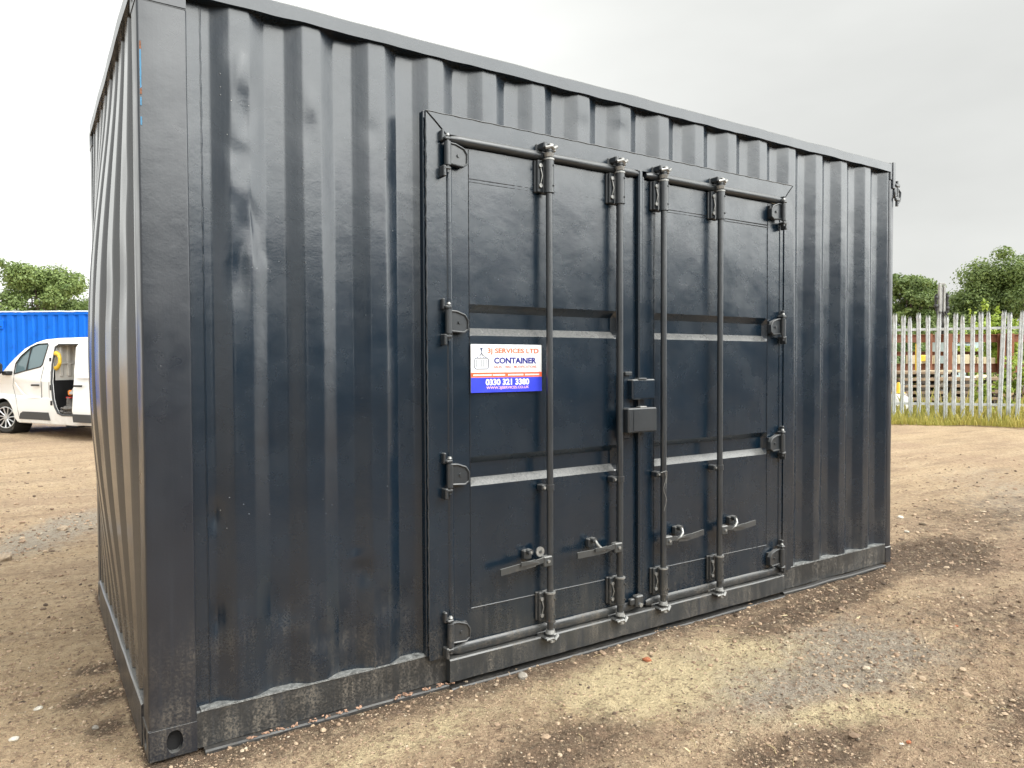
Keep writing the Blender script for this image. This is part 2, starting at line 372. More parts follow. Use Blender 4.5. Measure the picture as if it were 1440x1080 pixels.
# puddle
def water_mat():
    m_, nt, N, L, b = nodes('muddy_water'); b.inputs['Base Color'].default_value = (.16, .10, .075, 1); b.inputs['Roughness'].default_value = .06
    p = N.new('ShaderNodeNewGeometry').outputs['Position']; L.new(bump_n(N, L, b, noise_n(N, L, p, 5, 2), .05, .01), b.inputs['Normal']); return m_
q = MB(); P = []
for i in range(40):
    a = 2*math.pi*i/40; r_ = 1+.16*math.sin(3*a+1)+.1*math.sin(5*a); P.append((-.86+.56*r_*math.cos(a), 4.36+.42*r_*math.sin(a), gz(-.86, 4.36)+.026))
q.add(P, [tuple(range(40))]); tag(q.build('puddle_water', water_mat()), kind='structure')

# loose gravel (uncountable)
def stone_base(n):
    t = (1+5**.5)/2
    v = np.array([(-1, t, 0), (1, t, 0), (-1, -t, 0), (1, -t, 0), (0, -1, t), (0, 1, t), (0, -1, -t), (0, 1, -t), (t, 0, -1), (t, 0, 1), (-t, 0, -1), (-t, 0, 1)])/1.9
    f = np.array([(0, 11, 5), (0, 5, 1), (0, 1, 7), (0, 7, 10), (0, 10, 11), (1, 5, 9), (5, 11, 4), (11, 10, 2), (10, 7, 6), (7, 1, 8), (3, 9, 4), (3, 4, 2), (3, 2, 6), (3, 6, 8), (3, 8, 9), (4, 9, 5), (2, 4, 11), (6, 2, 10), (8, 6, 7), (9, 8, 1)])
    return v, f
def gravel(name, xs, ys, sz, mat, label):
    n = len(xs); v, f = stone_base(0); nv = len(v)
    hz = height(xs, ys)
    sc_ = sz[:, None]*RNG.uniform(.55, 1.25, (n, 3)); sc_[:, 2] *= .6
    V = v[None]*(1+RNG.uniform(-.22, .22, (n, nv, 1)))*sc_[:, None, :]
    a = RNG.uniform(0, 6.28, n); c, s_ = np.cos(a)[:, None], np.sin(a)[:, None]
    x = V[..., 0]*c-V[..., 1]*s_+xs[:, None]; y = V[..., 0]*s_+V[..., 1]*c+ys[:, None]; z = V[..., 2]+(hz+sz*.12)[:, None]
    co_ = np.stack([x, y, z], -1).reshape(-1, 3); F_ = (f[None]+(np.arange(n)*nv)[:, None, None]).reshape(-1, 3)
    o = np_mesh(name, co_, F_, mat, False); ca_ = o.data.color_attributes.new('tone', 'FLOAT_COLOR', 'POINT')
    t = RNG.uniform(0, 1, n); ca_.data.foreach_set('color', np.repeat(np.stack([t, RNG.uniform(0, 1, n), t, t*0+1], 1), nv, 0).astype(np.float32).ravel())
    tag(o, label, 'gravel', kind='stuff'); return o
m_, nt, N, L, b = nodes('loose_stones')
a_ = N.new('ShaderNodeAttribute'); a_.attribute_name = 'tone'; sp_ = N.new('ShaderNodeSeparateColor'); L.new(a_.outputs['Color'], sp_.inputs[0])
rp = N.new('ShaderNodeValToRGB'); L.new(sp_.outputs[0], rp.inputs[0]); e = rp.color_ramp; e.elements[0].color = (.07, .05, .036, 1); e.elements[1].color = (.50, .43, .33, 1)
for p_, c_ in ((.3, (.24, .165, .11, 1)), (.6, (.36, .255, .17, 1)), (.95, (.42, .32, .22, 1))):
    x_ = e.elements.new(p_); x_.color = c_
L.new(rp.outputs[0], b.inputs['Base Color']); b.inputs['Roughness'].default_value = .9
M['stone'] = m_
xs, ys, sz = [], [], []
fr = np.array(FV); ri = np.array(R0)
for _ in range(150000):
    px = random.uniform(-80, 1520); py = 560+560*random.random()**.8
    p = ground_at(px, py)
    if 0.0 < p.x < 4.94 and -.03 < p.y < 2.3: continue
    d = (p-CAM).length
    if d > 14: continue
    xs.append(p.x); ys.append(p.y); sz.append(min(.03, (.0022+.0011*d)*random.lognormvariate(-.42, .5)*(.8 if d < 4 else 1)))
xs, ys, sz = map(np.array, (xs, ys, sz)); yl, dk, gr_ = stains_shade(xs, ys)
keep = RNG.uniform(0, 1, len(xs)) < (.36*fbm(xs*2, ys*2, 3, 50)+.25*dk+.35*gr_*(xs < 1.2)-.1*yl)
gravel('gravel', xs[keep], ys[keep], sz[keep], M['stone'], 'loose tan and grey stones scattered over the dirt yard')
print('gravel', keep.sum())

# ------------------------------------------------------------ the dark container
LX, WY, HZ = 4.931, 2.27, 2.896
PER, C0, DEP = .2833, .3577, .036
BR = [0, .036, .070, .107, .1417]
def prof0(x, c0=C0, per=PER, dep=DEP, a=.036, s_=.068):
    t = abs((x-c0+per/2) % per-per/2)
    return 0. if t < a else dep if t > a+s_ else dep*(t-a)/s_
def prof(x, **k):
    return sum(prof0(x+d, **k) for d in (-.005, -.0025, 0, .0025, .005))/5
def cols(x0, x1, c0=C0, per=PER, a=.036, s_=.068):
    xs = {round(x0, 4), round(x1, 4)}
    k = math.floor((x0-c0)/per)-1
    while c0+k*per < x1+per:
        c = c0+k*per
        for s1 in (-1, 1):
            for t in (a-.0055, a-.002, a+.002, a+.0055, a+s_*.35, a+s_*.65, a+s_-.0055, a+s_-.002, a+s_+.002, a+s_+.0055, a+s_+.02, 0, a*.5):
                x = c+s1*t
                if x0 < x < x1: xs.add(round(x, 4))
        x = c+per/2
        if x0 < x < x1: xs.add(round(x, 4))
        k += 1
    return sorted(xs)
DENTS = [(.357, 2.60, .024, .09, -.009), (.335, 2.42, .035, .07, -.006), (.377, 2.45, .025, .14, .008), (.355, 2.28, .05, .06, .008), (.33, 2.14, .05, .14, -.005), (.37, 2.02, .05, .14, .007),
         (.40, 1.86, .05, .12, -.004), (.345, 1.82, .04, .12, .010), (.61, 2.42, .05, .09, .004), (.64, 2.52, .02, .06, -.007), (.90, 2.46, .03, .05, .004),
         (.255, .48, .03, .07, .017), (.25, .88, .02, .05, .012), (.32, .40, .05, .12, -.010), (.50, .47, .05, .10, .016), (.56, .38, .05, .06, -.010), (.40, .30, .04, .12, .012), (.66, .33, .03, .06, .010),
         (.77, .33, .03, .08, .011), (.86, .57, .035, .06, .016), (.83, .63, .03, .02, -.012), (.95, .42, .05, .07, .010), (1.06, .4, .05, .08, .010), (.45, 1.2, .06, .25, .004), (.78, 1.35, .07, .3, -.004),
         (2.32, 2.70, .05, .05, .006), (2.05, 2.68, .05, .05, .005), (4.1, .5, .05, .1, .008), (4.45, .45, .05, .1, .007), (4.0, 1.5, .1, .4, .004)]
def dent(x, z):
    v = noise.noise((x*1.7, z*.9, 3.))*.0035 + noise.noise((x*6, z*2.5, 8.))*.0016
    for cx_, cz_, sx, sz_, a in DENTS:
        u = (x-cx_)/sx; w_ = (z-cz_)/sz_; e_ = u*u+w_*w_
        if e_ < 9: v += a*math.exp(-e_)
    # crumpled first rib and a creased fold under it
    k = math.exp(-((x-.355)/.055)**2)*max(0, min(1, (z-1.95)/.2))*max(0, min(1, (2.78-z)/.1))
    if k > .01: v += k*(noise.noise((x*16, z*6, 1.))*.009 + noise.noise((x*40, z*16, 5.))*.0022)
    t = x-(.375+(2.15-z)*.13)
    if 1.85 < z < 2.2 and 0 < t < .07: v += .009*(1-t/.07)*min(1, t/.012)*min(1, (z-1.85)/.05)*min(1, (2.2-z)/.15)
    return v
def sheet(mb, x0, x1, z0, z1, yb=.004, step=.022, mi=0):
    xs = cols(x0, x1); nz = max(3, int((z1-z0)/step)); zs = [z0+(z1-z0)*i/nz for i in range(nz+1)]
    vs = []
    for z in zs:
        for x in xs:
            vs.append((x, yb+prof(x)+dent(x, z), z))
    n = len(xs); fs = [(j*n+i, j*n+i+1, (j+1)*n+i+1, (j+1)*n+i) for j in range(nz) for i in range(n-1)]
    mb.add(vs, fs, mi)

box_root = empty('shipping_container')
tag(box_root, 'large dark slate grey container with double doors cut into its long side', 'shipping container')
T = box_root
mb = MB(); sheet(mb, .222, 1.15, .135, 2.85); sheet(mb, 1.15, 3.735, 2.57, 2.85); sheet(mb, 3.735, 4.872, .12, 2.85)
mb.box(.16, .2225, .0385, .045, .12, 2.84)
sp_o = mb.build('side_panel', M['paint'], T, 50, fix=False)
# vertical weld seams and small rivets of the side panel: fine beads
wb = MB()
wb.tube([(.2225+.001*math.sin(i*2.1), .0385, .15+i*.03) for i in range(90)], [.0025+.0012*random.random() for _ in range(90)], 6)
wb.build('weld_seam', M['paint'], T)
for x, z, k in ((.29, 2.58, 0), (.29, 2.53, 0), (.29, 2.50, 0), (.60, 2.26, 0), (.60, 2.20, 0), (.60, 2.14, 0), (.60, 1.95, 0), (.605, 1.88, 0), (.96, 2.35, 0), (1.0, 2.05, 0), (3.82, 1.98, 0), (3.85, 1.98, 0), (3.85, .72, 0), (3.82, .72, 0),
                (.31, 2.35, 1), (.325, 2.48, 1), (.392, 2.475, 1), (.27, .9, 1), (.29, .83, 1), (.30, .95, 1), (.35, .92, 1), (.37, .88, 1)):
    yy = .004+prof(x)+dent(x, z); rv = MB(); rv.cyl((x, yy+.002, z), (x, yy-.002, z), .0035-.0014*k, .0025-.001*k, 8, k); rv.build('rivet', [M['gear'], M['bolt']], T)

# rails
def wavy_bar(mb, x0, x1, y0, y1, z0, z1, n=80, amp=.0025, seed=0., mi=0):
    ring = [(y0, z0), (y0, z1-.006), (y0+.006, z1), (y1, z1), (y1, z0)]
    vs = []
    for i in range(n+1):
        x = x0+(x1-x0)*i/n; dy = noise.noise((x*3, seed, 0))*amp; dz = noise.noise((x*4, seed, 7))*amp
        for k, (y, z) in enumerate(ring): vs.append((x, y+dy, z+dz+(amp*noise.noise((x*9, seed, 3)) if z == z0 else 0)))
    r_ = len(ring); fs = [(i*r_+k, i*r_+(k+1) % r_, (i+1)*r_+(k+1) % r_, (i+1)*r_+k) for i in range(n) for k in range(r_)]
    fs += [tuple(range(r_))[::-1], tuple(range(n*r_, n*r_+r_))]; mb.add(vs, fs, mi)
t = MB(); wavy_bar(t, .165, 4.875, -.014, .062, 2.836, 2.896, 160, .004); t.build('top_rail', M['paint'], T, 40)
t = MB(); wavy_bar(t, .165, 4.875, WY-.062, WY+.0, 2.836, 2.896, 20, .002); t.build('top_rail', M['paint'], T, 40)
fl = MB(); t = MB(); wavy_bar(t, .166, 1.236, .003, .09, .006, .146, 60, .003, 2.)
wavy_bar(fl, .19, 1.236, -.034, .006, -.014, .0045, 60, .004, 5.)
wavy_bar(t, 3.64, 4.86, .003, .09, .004, .140, 60, .003, 3.); wavy_bar(fl, 3.64, 4.80, -.042, -.006, -.014, .0045, 60, .005, 6.)
t.box(1.236, 3.64, .02, .09, -.01, .125); wavy_bar(fl, 1.2365, 3.6395, -.062, .0, -.022, -.008, 60, .003, 9.)
t.build('bottom_rail', M['rail'], T, 40); fl.build('rail_flange', M['flange'], T, 40)
t = MB(); wavy_bar(t, .178, 4.86, WY-.09, WY, .0, .146, 20, .002); t.build('bottom_rail', M['post'], T, 40)
# bright ragged weld lip where the sheet meets the bottom rail
t = MB()
def lip(x0, x1, zb):
    n = int((x1-x0)/.012); vs = []
    for i in range(n+1):
        x = x0+(x1-x0)*i/n; w_ = .25+.75*max(0, min(1, .5+1.6*noise.noise((x*4, 1, 2)))); d_ = prof(x)
        y_f = -.001-.0015*noise.noise((x*30, 0, 0)); y_b = .006+d_+dent(x, .14)
        zt = zb+.0015+.004*d_/DEP*w_+.0018*noise.noise((x*45, 2, 2))
        vs += [(x, y_f, zb-.003), (x, y_f, zb+.004+.0015*noise.noise((x*60, 5, 2))), (x, y_b, zt+.004*w_*(.4+.6*d_/DEP)), (x, y_b, zb-.003)]
    fs = [(i*4+k, i*4+k+1, i*4+k+5, i*4+k+4) for i in range(n) for k in range(3)]; t.add(vs, fs)
lip(.182, 1.14, .146); t.build('weld_lip', M['bead'], T, 60, fix=False)
t = MB(); lip(3.745, 4.855, .140); t.build('weld_lip', M['bead'], T, 60, fix=False)

# corner posts and castings
def casting(x0, y0, z0, name='corner_casting', sx=.172, sy_=.162, sz_=.118, parent=None, mat=None):
    """hollow steel corner block with oval lashing holes in the faces that look outwards"""
    t = MB(); cx_, cz_ = sx*.52, sz_*.5
    def oval(c1, c2, a, b_, n=20): return [(c1+a*math.cos(2*math.pi*i/n), c2+max(-1, min(1, 1.08*math.sin(2*math.pi*i/n)))*b_) for i in range(n)]
    for face in ('f', 'l'):
        w_ = sx if face == 'f' else sy_
        h_ = oval(w_*.52, cz_, .029, .042)
        out_ = [(.004, .004), (w_-.004, .004), (w_-.004, sz_-.004), (.004, sz_-.004)]
        if face == 'f': g = lambda u, v, d: (x0+u, y0+d, z0+d*0+v)
        else: g = lambda u, v, d: (x0+d, y0+u, z0+v)
        t.prism(out_, 0, .028, [h_], f=(lambda x, y, z, g=g: g(x, z, y)))
    t.bbox(x0+.0285, x0+sx, y0+.0285, y0+sy_, z0+.001, z0+sz_-.001, .003, 1)
    t.box(x0+.004, x0+sx-.004, y0+.004, y0+sy_-.004, z0, z0+.004); t.box(x0+.004, x0+sx-.004, y0+.004, y0+sy_-.004, z0+sz_-.004, z0+sz_)
    return t.build(name, [mat or M['post'], M['dark']], parent if parent is not None else T)
def post(x0, x1, y0, y1, z0, z1, lean=0.):
    t = MB(); b_ = .009; ring = []
    for cx_, cy_, a0 in ((x0+b_, y0+b_, 180), (x1-b_, y0+b_, 270), (x1-b_, y1-b_, 0), (x0+b_, y1-b_, 90)):
        for i in range(4): a = R(a0+30*i); ring.append((cx_+b_*math.cos(a), cy_+b_*math.sin(a)))
    n = 90; k = len(ring); vs = []
    for i in range(n+1):
        z = z0+(z1-z0)*i/n
        for x, y in ring:
            e_ = noise.noise((x*9, z*5, y*9))*.0018+noise.noise((x*3, z*1.3, 4))*.002; vs.append((x+e_*.6, y+e_, z))
    fs = [(i*k+j, i*k+(j+1) % k, (i+1)*k+(j+1) % k, (i+1)*k+j) for i in range(n) for j in range(k)]; fs += [tuple(range(k))[::-1], tuple(range(n*k, n*k+k))]
    t.add(vs, fs); return t
t = post(0, .168, -.004, .14, .119, 2.778)
# paint chips on the near edge
for z0_, z1_, mi in ((2.60, 2.63, 1), (2.46, 2.60, 2), (2.44, 2.47, 1), (2.40, 2.43, 2), (2.33, 2.36, 2)):
    vs = []; n = 10
    for i in range(n+1):
        z = z0_+(z1_-z0_)*i/n; w_ = .0035+.003*abs(noise.noise((z*80, 1, 1))); vs += [(.010-w_*.3, -.0062, z), (.010+w_, -.0068, z)]
    t.add(vs, [(2*i, 2*i+1, 2*i+3, 2*i+2) for i in range(n)], mi)
t.build('corner_post', [M['post'], M['rust'], M['blue_mark']], T, 40)
t = post(4.868, 4.931, .0, .14, .119, 2.778); t.bbox(4.86, 4.905, .004, .02, .13, 2.80, .004); t.build('corner_post', M['post'], T, 40)
post(0, .168, WY-.14, WY, .119, 2.778).build('corner_post', M['post'], T, 40); post(4.868, 4.931, WY-.14, WY, .119, 2.778).build('corner_post', M['post'], T, 40)
casting(-.002, -.008, .0); casting(-.002, -.008, 2.778); casting(4.765, WY-.155, 0); casting(4.765, WY-.155, 2.778); casting(-.002, WY-.155, 0); casting(-.002, WY-.155, 2.778)
t = MB(); t.bbox(4.862, 4.934, -.004, .16, .0, .118, .006); t.box(4.83, 4.87, .012, .05, .1, .135, 1); t.build('corner_casting', [M['post'], M['dark']], T)
t = MB(); t.bbox(4.874, 4.934, -.006, .16, 2.779, 2.905, .006); t.bbox(4.90, 4.936, -.012, .0, 2.72, 2.91, .004); t.build('corner_casting', M['post'], T)
# end door hinge seen past the far corner
t = MB(); t.bbox(4.925, 4.965, -.012, .03, 2.66, 2.74, .008); t.cyl((4.962, -.006, 2.60), (4.962, -.006, 2.78), .011, n=10); t.bbox(4.93, 4.985, -.02, .0, 2.635, 2.665, .006); t.bbox(4.93, 4.985, -.02, .0, 2.735, 2.76, .006)
t.tube([(4.97, -.01, 2.72), (4.995, -.012, 2.70), (4.99, -.012, 2.64), (4.965, -.01, 2.62)], .008, 8); t.build('end_door_hinge', M['gear'], T, 40)

# near end wall
EP, EC, EDEP = .25, .105, .031
def eprof(y): return sum(prof0(y+d, c0=EC, per=EP, dep=EDEP, a=.058, s_=.022) for d in (-.0025, -.001, 0, .001, .0025))/5
def edent(y, z):
    v = -.10*math.sin(math.pi*max(0, min(1, (y-.12)/(WY-.24))))**1.15*math.sin(math.pi*max(0, min(1, (z-.15)/2.65)))**1.3
    v += noise.noise((y*2, z*.8, 11))*.004+noise.noise((y*7, z*2.0, 2))*.0008
    for cy_, cz_, sy1, sz1, a in ((.36, 1.82, .05, .14, .022), (.60, 1.78, .06, .12, .02), (.45, 1.35, .05, .2, -.01), (.86, 1.1, .04, .1, .018), (.3, 2.2, .05, .1, .008), (1.1, 1.7, .05, .2, .015)):
        v += .55*a*math.exp(-((y-cy_)/sy1)**2-((z-cz_)/sz1)**2)
    return v
ys_ = cols(.128, WY-.128, c0=EC, per=EP, a=.058, s_=.022); nz = 110; vs = []
for j in range(nz+1):
    z = .165+(2.84-.165)*j/nz; vs += [(.006+eprof(y)+edent(y, z), y, z) for y in ys_]
n = len(ys_); t = MB(); t.add(vs, [(j*n+i, (j+1)*n+i, (j+1)*n+i+1, j*n+i+1) for j in range(nz) for i in range(n-1)]); t.build('end_panel', M['end'], T, 50, fix=False)
def rail_y(x0, x1, z0, z1, name, mat, seed=0):
    t = MB(); wavy_bar(t, .155, WY-.155, x0, x1, z0, z1, 50, .003, seed)
    t.v = [(y, x, z) for (x, y, z) in t.v]; return t.build(name, mat, T, 40)
rail_y(-.010, .06, 2.836, 2.896, 'top_rail', M['paint']); rail_y(-.006, .08, .0, .163, 'bottom_rail', M['post'], 3); rail_y(4.87, 4.925, .0, .13, 'bottom_rail', M['post']); rail_y(4.87, 4.925, 2.8, 2.896, 'top_rail', M['paint'])
# back, far end doors and roof
t = MB(); xs_ = cols(.14, 4.87); vs = []
for z in (.12, 2.85): vs += [(x, WY-.004-prof(x), z) for x in xs_]
n = len(xs_); t.add(vs, [(i+1, i, n+i, n+i+1) for i in range(n-1)]); t.build('side_panel', M['paint'], T, 50, fix=False)
for y0_, y1_ in ((.08, 1.13), (1.14, WY-.08)):
    t = MB(); t.bbox(4.875, 4.915, y0_, y1_, .13, 2.79, .006)
    for yy in (y0_+.3, y1_-.3): t.cyl((4.945, yy, .08), (4.945, yy, 2.82), .017)
    t.build('end_door', M['door'], T)
t = MB(); xs_ = [.05+i*.035 for i in range(139)]; vs = []
for y in (.055, WY-.055): vs += [(x, y, 2.875+.010*math.sin(x*2*math.pi/.21)) for x in xs_]
n = len(xs_); t.add(vs, [(i, i+1, n+i+1, n+i) for i in range(n-1)]); t.build('roof', M['paint'], T, 50, fix=False)
t = MB(); t.box(.1, 4.87, .08, WY-.08, .03, .08); t.build('floor', M['dark'], T)

# ---- side door frame
def px2(xp, d): return CAM.x+(xp-CAM.x)*(1-d/2.9736)      # a place read on the wall plane, moved out by d
def pz2(zp, d): return CAM.z+(zp-CAM.z)*(1-d/2.9736)
t = MB()
X0, X1, XI0, XI1, ZT, ZI = 1.145, 3.738, 1.244, 3.655, 2.588, 2.500
t.prism([(X0, .125), (XI0, .125), (XI0, ZI), (X0, ZT)], -.018, .03)
t.prism([(X1, .135), (X1, ZT), (XI1, ZI), (XI1, .135)], -.018, .03)
t.prism([(X0+.002, ZT), (XI0+.001, ZI+.001), (XI1-.001, ZI+.001), (X1-.002, ZT)], -.0195, .03)
t.tube([(X0+.003, -.0205, ZT-.003), (1.19, -.021, 2.55), (XI0, -.021, ZI)], .0022, 5, 1); t.tube([(X1-.003, -.0205, ZT-.003), (3.70, -.021, 2.55), (XI1, -.021, ZI)], .0022, 5, 1)
t.bbox(X0-.012, X0, -.010, .03, .14, ZT, .003)
for xx in (X0-.002,):
    t.tube([(xx+.0012*math.sin(i*1.7), -.019, .14+i*.02) for i in range(122)], [.0022+.0016*random.random() for _ in range(122)], 5, 2)
t.tube([(X0+i*.0217, -.0205, ZT-.001+.001*math.sin(i*1.3)) for i in range(120)], [.002+.0012*random.random() for _ in range(120)], 5, 2)
t.build('door_frame', [M['door'], M['dark'], M['gear']], T, 30)
t = MB(); wavy_bar(t, 1.236, 3.642, -.042, .018, .014, .118, 80, .002, 12.); t.build('door_sill', M['seal'], T, 40)

def leaf(xa, xb, rx0, rx1, lab):
    """door leaf x xa..xb with swaged panel rx0..rx1"""
    t = MB(); yb = -.008
    zs = [.135, .323, .3235, .895, .930, 1.000, 1.032, 1.597, 1.633, 1.705, 1.742, 2.317, 2.3175, 2.455]
    def dp(z):                                                # recess depth by height
        for a, b_, c, d_ in ((.895, .930, 1.000, 1.032), (1.597, 1.633, 1.705, 1.742)):
            if a <= z <= d_:
                return .034*min(1, (z-a)/(b_-a), (d_-z)/(d_-c))
        return 0
    fine = sorted(set([.135+i*.02 for i in range(116)]+zs+[.90, .925, 1.60, 1.628]))
    xs = sorted(set([xa, rx0-.001, rx0, rx0+.012, rx0+.014, rx1-.014, rx1-.012, rx1, rx1+.001, xb]+[rx0+.014+(rx1-rx0-.028)*i/24 for i in range(25)]))
    vs = []
    for z in fine:
        for x in xs:
            inside = max(0, min(1, (x-rx0)/.013, (rx1-x)/.013)) if rx0 < x < rx1 else 0
            y = yb+dp(z)*inside
            if rx0 < x < rx1: y += .0045*noise.noise((x*1.6, z*1.5, 4))+.002*noise.noise((x*5, z*4, 9))
            vs.append((x, y, z))
    n = len(xs); t.add(vs, [(j*n+i, j*n+i+1, (j+1)*n+i+1, (j+1)*n+i) for j in range(len(fine)-1) for i in range(n-1)])
    # folded edges of the leaf
    t.box(xa, xb, yb+.001, .03, 2.4545, 2.4575); t.box(xa-.0015, xa, yb, .03, .135, 2.457); t.box(xb, xb+.0015, yb, .03, .135, 2.457)
    # welded seams of the panel
    def seam(p, q, r_=.0016, mi=0):
        p, q = Vector(p), Vector(q); k = max(4, int((q-p).length/.015))
        t.tube([p.lerp(q, i/k)+Vector((0, .0008*math.sin(i*2.3), 0)) for i in range(k+1)], r_, 5, mi)
    ys1 = yb-.001
    seam((rx0+.004, ys1, 2.318), (rx1, ys1, 2.318), .0022, 1); seam((rx0+.004, ys1, 2.304), (rx1, ys1, 2.304), .0016, 1)
    seam((rx0, ys1, .323), (rx1, ys1, .323), .0026, 2); seam((rx0, ys1, .33), (rx0, ys1, 2.45), .0014, 1); seam((rx1, ys1, .33), (rx1, ys1, 2.45), .0014, 1)
    o = t.build('side_door', [M['door'], M['dark'], M['gear']], T, 22, fix=False)
    o['label'] = lab; return o
D1 = leaf(1.262, 2.420, 1.366, 2.265, 'left leaf with the company sign')
D2 = leaf(2.436, 3.640, 2.538, 3.504, 'right leaf of the side doors')
D1b = D1
# seals: round lip along the top, left edge and flattened lip along the bottom
def lipbar(x0, x1, z, ry, rz_, yc, door, name='door_seal', mat='seal'):
    t = MB(); n = 50; k = 12; vs = []
    for i in range(n+1):
        x = x0+(x1-x0)*i/n; s_ = min(1, .55+i*.25, .55+(n-i)*.25)
        for j in range(k):
            a = 2*math.pi*j/k; vs.append((x, yc+ry*s_*math.cos(a)+.0012*noise.noise((x*7, z, 0)), z+rz_*s_*math.sin(a)+.002*noise.noise((x*5, z, 2))))
    t.add(vs, [(i*k+j, i*k+(j+1) % k, (i+1)*k+(j+1) % k, (i+1)*k+j) for i in range(n) for j in range(k)]+[tuple(range(k)), tuple(range(n*k, n*k+k))])
    t.build(name, M[mat], door, 60)
lipbar(1.262, 2.405, 2.480, .024, .022, -.020, D1); lipbar(2.462, 3.628, 2.480, .024, .022, -.020, D2)
lipbar(1.258, 2.40, .148, .011, .025, -.014, D1, mat='seal'); lipbar(2.47, 3.636, .148, .011, .025, -.014, D2, mat='seal')
t = MB(); t.tube([(1.259, -.008, .18+i*.02) for i in range(114)], .018, 12); t.build('edge_seal', M['door'], D1, 60)
t = MB(); t.bbox(3.618, 3.653, -.0125, .0, .17, 2.46, .003); t.build('edge_seal', M['door'], D2, 30)
t = MB(); t.bbox(2.402, 2.432, -.036, -.004, .14, 2.50, .007); t.bbox(2.434, 2.452, -.024, -.004, .14, 2.47, .005); t.build('centre_strip', M['door'], D2, 30)

# hinges
def hinge(side, z, door):
    t = MB(); s_ = 1 if side == 'l' else -1; xk = 1.236 if side == 'l' else 3.604; yk = -.050
    X = lambda u: xk+s_*u
    t.cyl((xk, yk, z-.052), (xk, yk, z+.052), .0155, n=16); t.cyl((xk, yk, z-.085), (xk, yk, z+.082), .0075, n=10)
    t.cyl((xk, yk, z+.078), (xk, yk, z+.088), .011, .007, n=10, mi=1)
    # blade on the leaf with a pressed rim
    bl = [(.008, -.045), (.085, -.050), (.108, -.034), (.108, .012), (.088, .036), (.045, .052), (.008, .054)]
    bl2 = [(X(u), z+v) for u, v in bl]
    if s_ < 0: bl2 = bl2[::-1]
    t.prism(bl2, -.040, -.022)
    rim = [(X(u), -.042, z+v) for u, v in ((.008, .050), (.045, .048), (.088, .033), (.104, .010), (.104, -.032), (.084, -.046), (.008, -.041))]
    t.tube(rim, .0048, 8)
    t.box(min(X(.02), X(.1)), max(X(.02), X(.1)), -.024, -.006, z-.04, z+.036)
    t.cyl((X(.06), -.046, z), (X(.06), -.038, z), .008, n=10)
    # lugs welded to the jamb
    for zc, h_ in ((z+.066, .014), (z-.066, .014)):
        t.bbox(min(X(-.020), X(.012)), max(X(-.020), X(.012)), -.062, -.016, zc-h_/2, zc+h_/2, .004)
    t.bbox(min(X(-.026), X(-.012)), max(X(-.026), X(-.012)), -.045, -.016, z+.055, z+.105, .004); t.bbox(min(X(-.026), X(-.010)), max(X(-.026), X(-.010)), -.06, -.016, z-.105, z-.055, .004)
    t.build('hinge', [M['gear'], M['bolt']], door, 35)
for z in (2.405, 1.655, .960, .235):
    hinge('l', z, D1)
for z in (2.400, 1.687, .962, .240):
    hinge('r', z, D2)

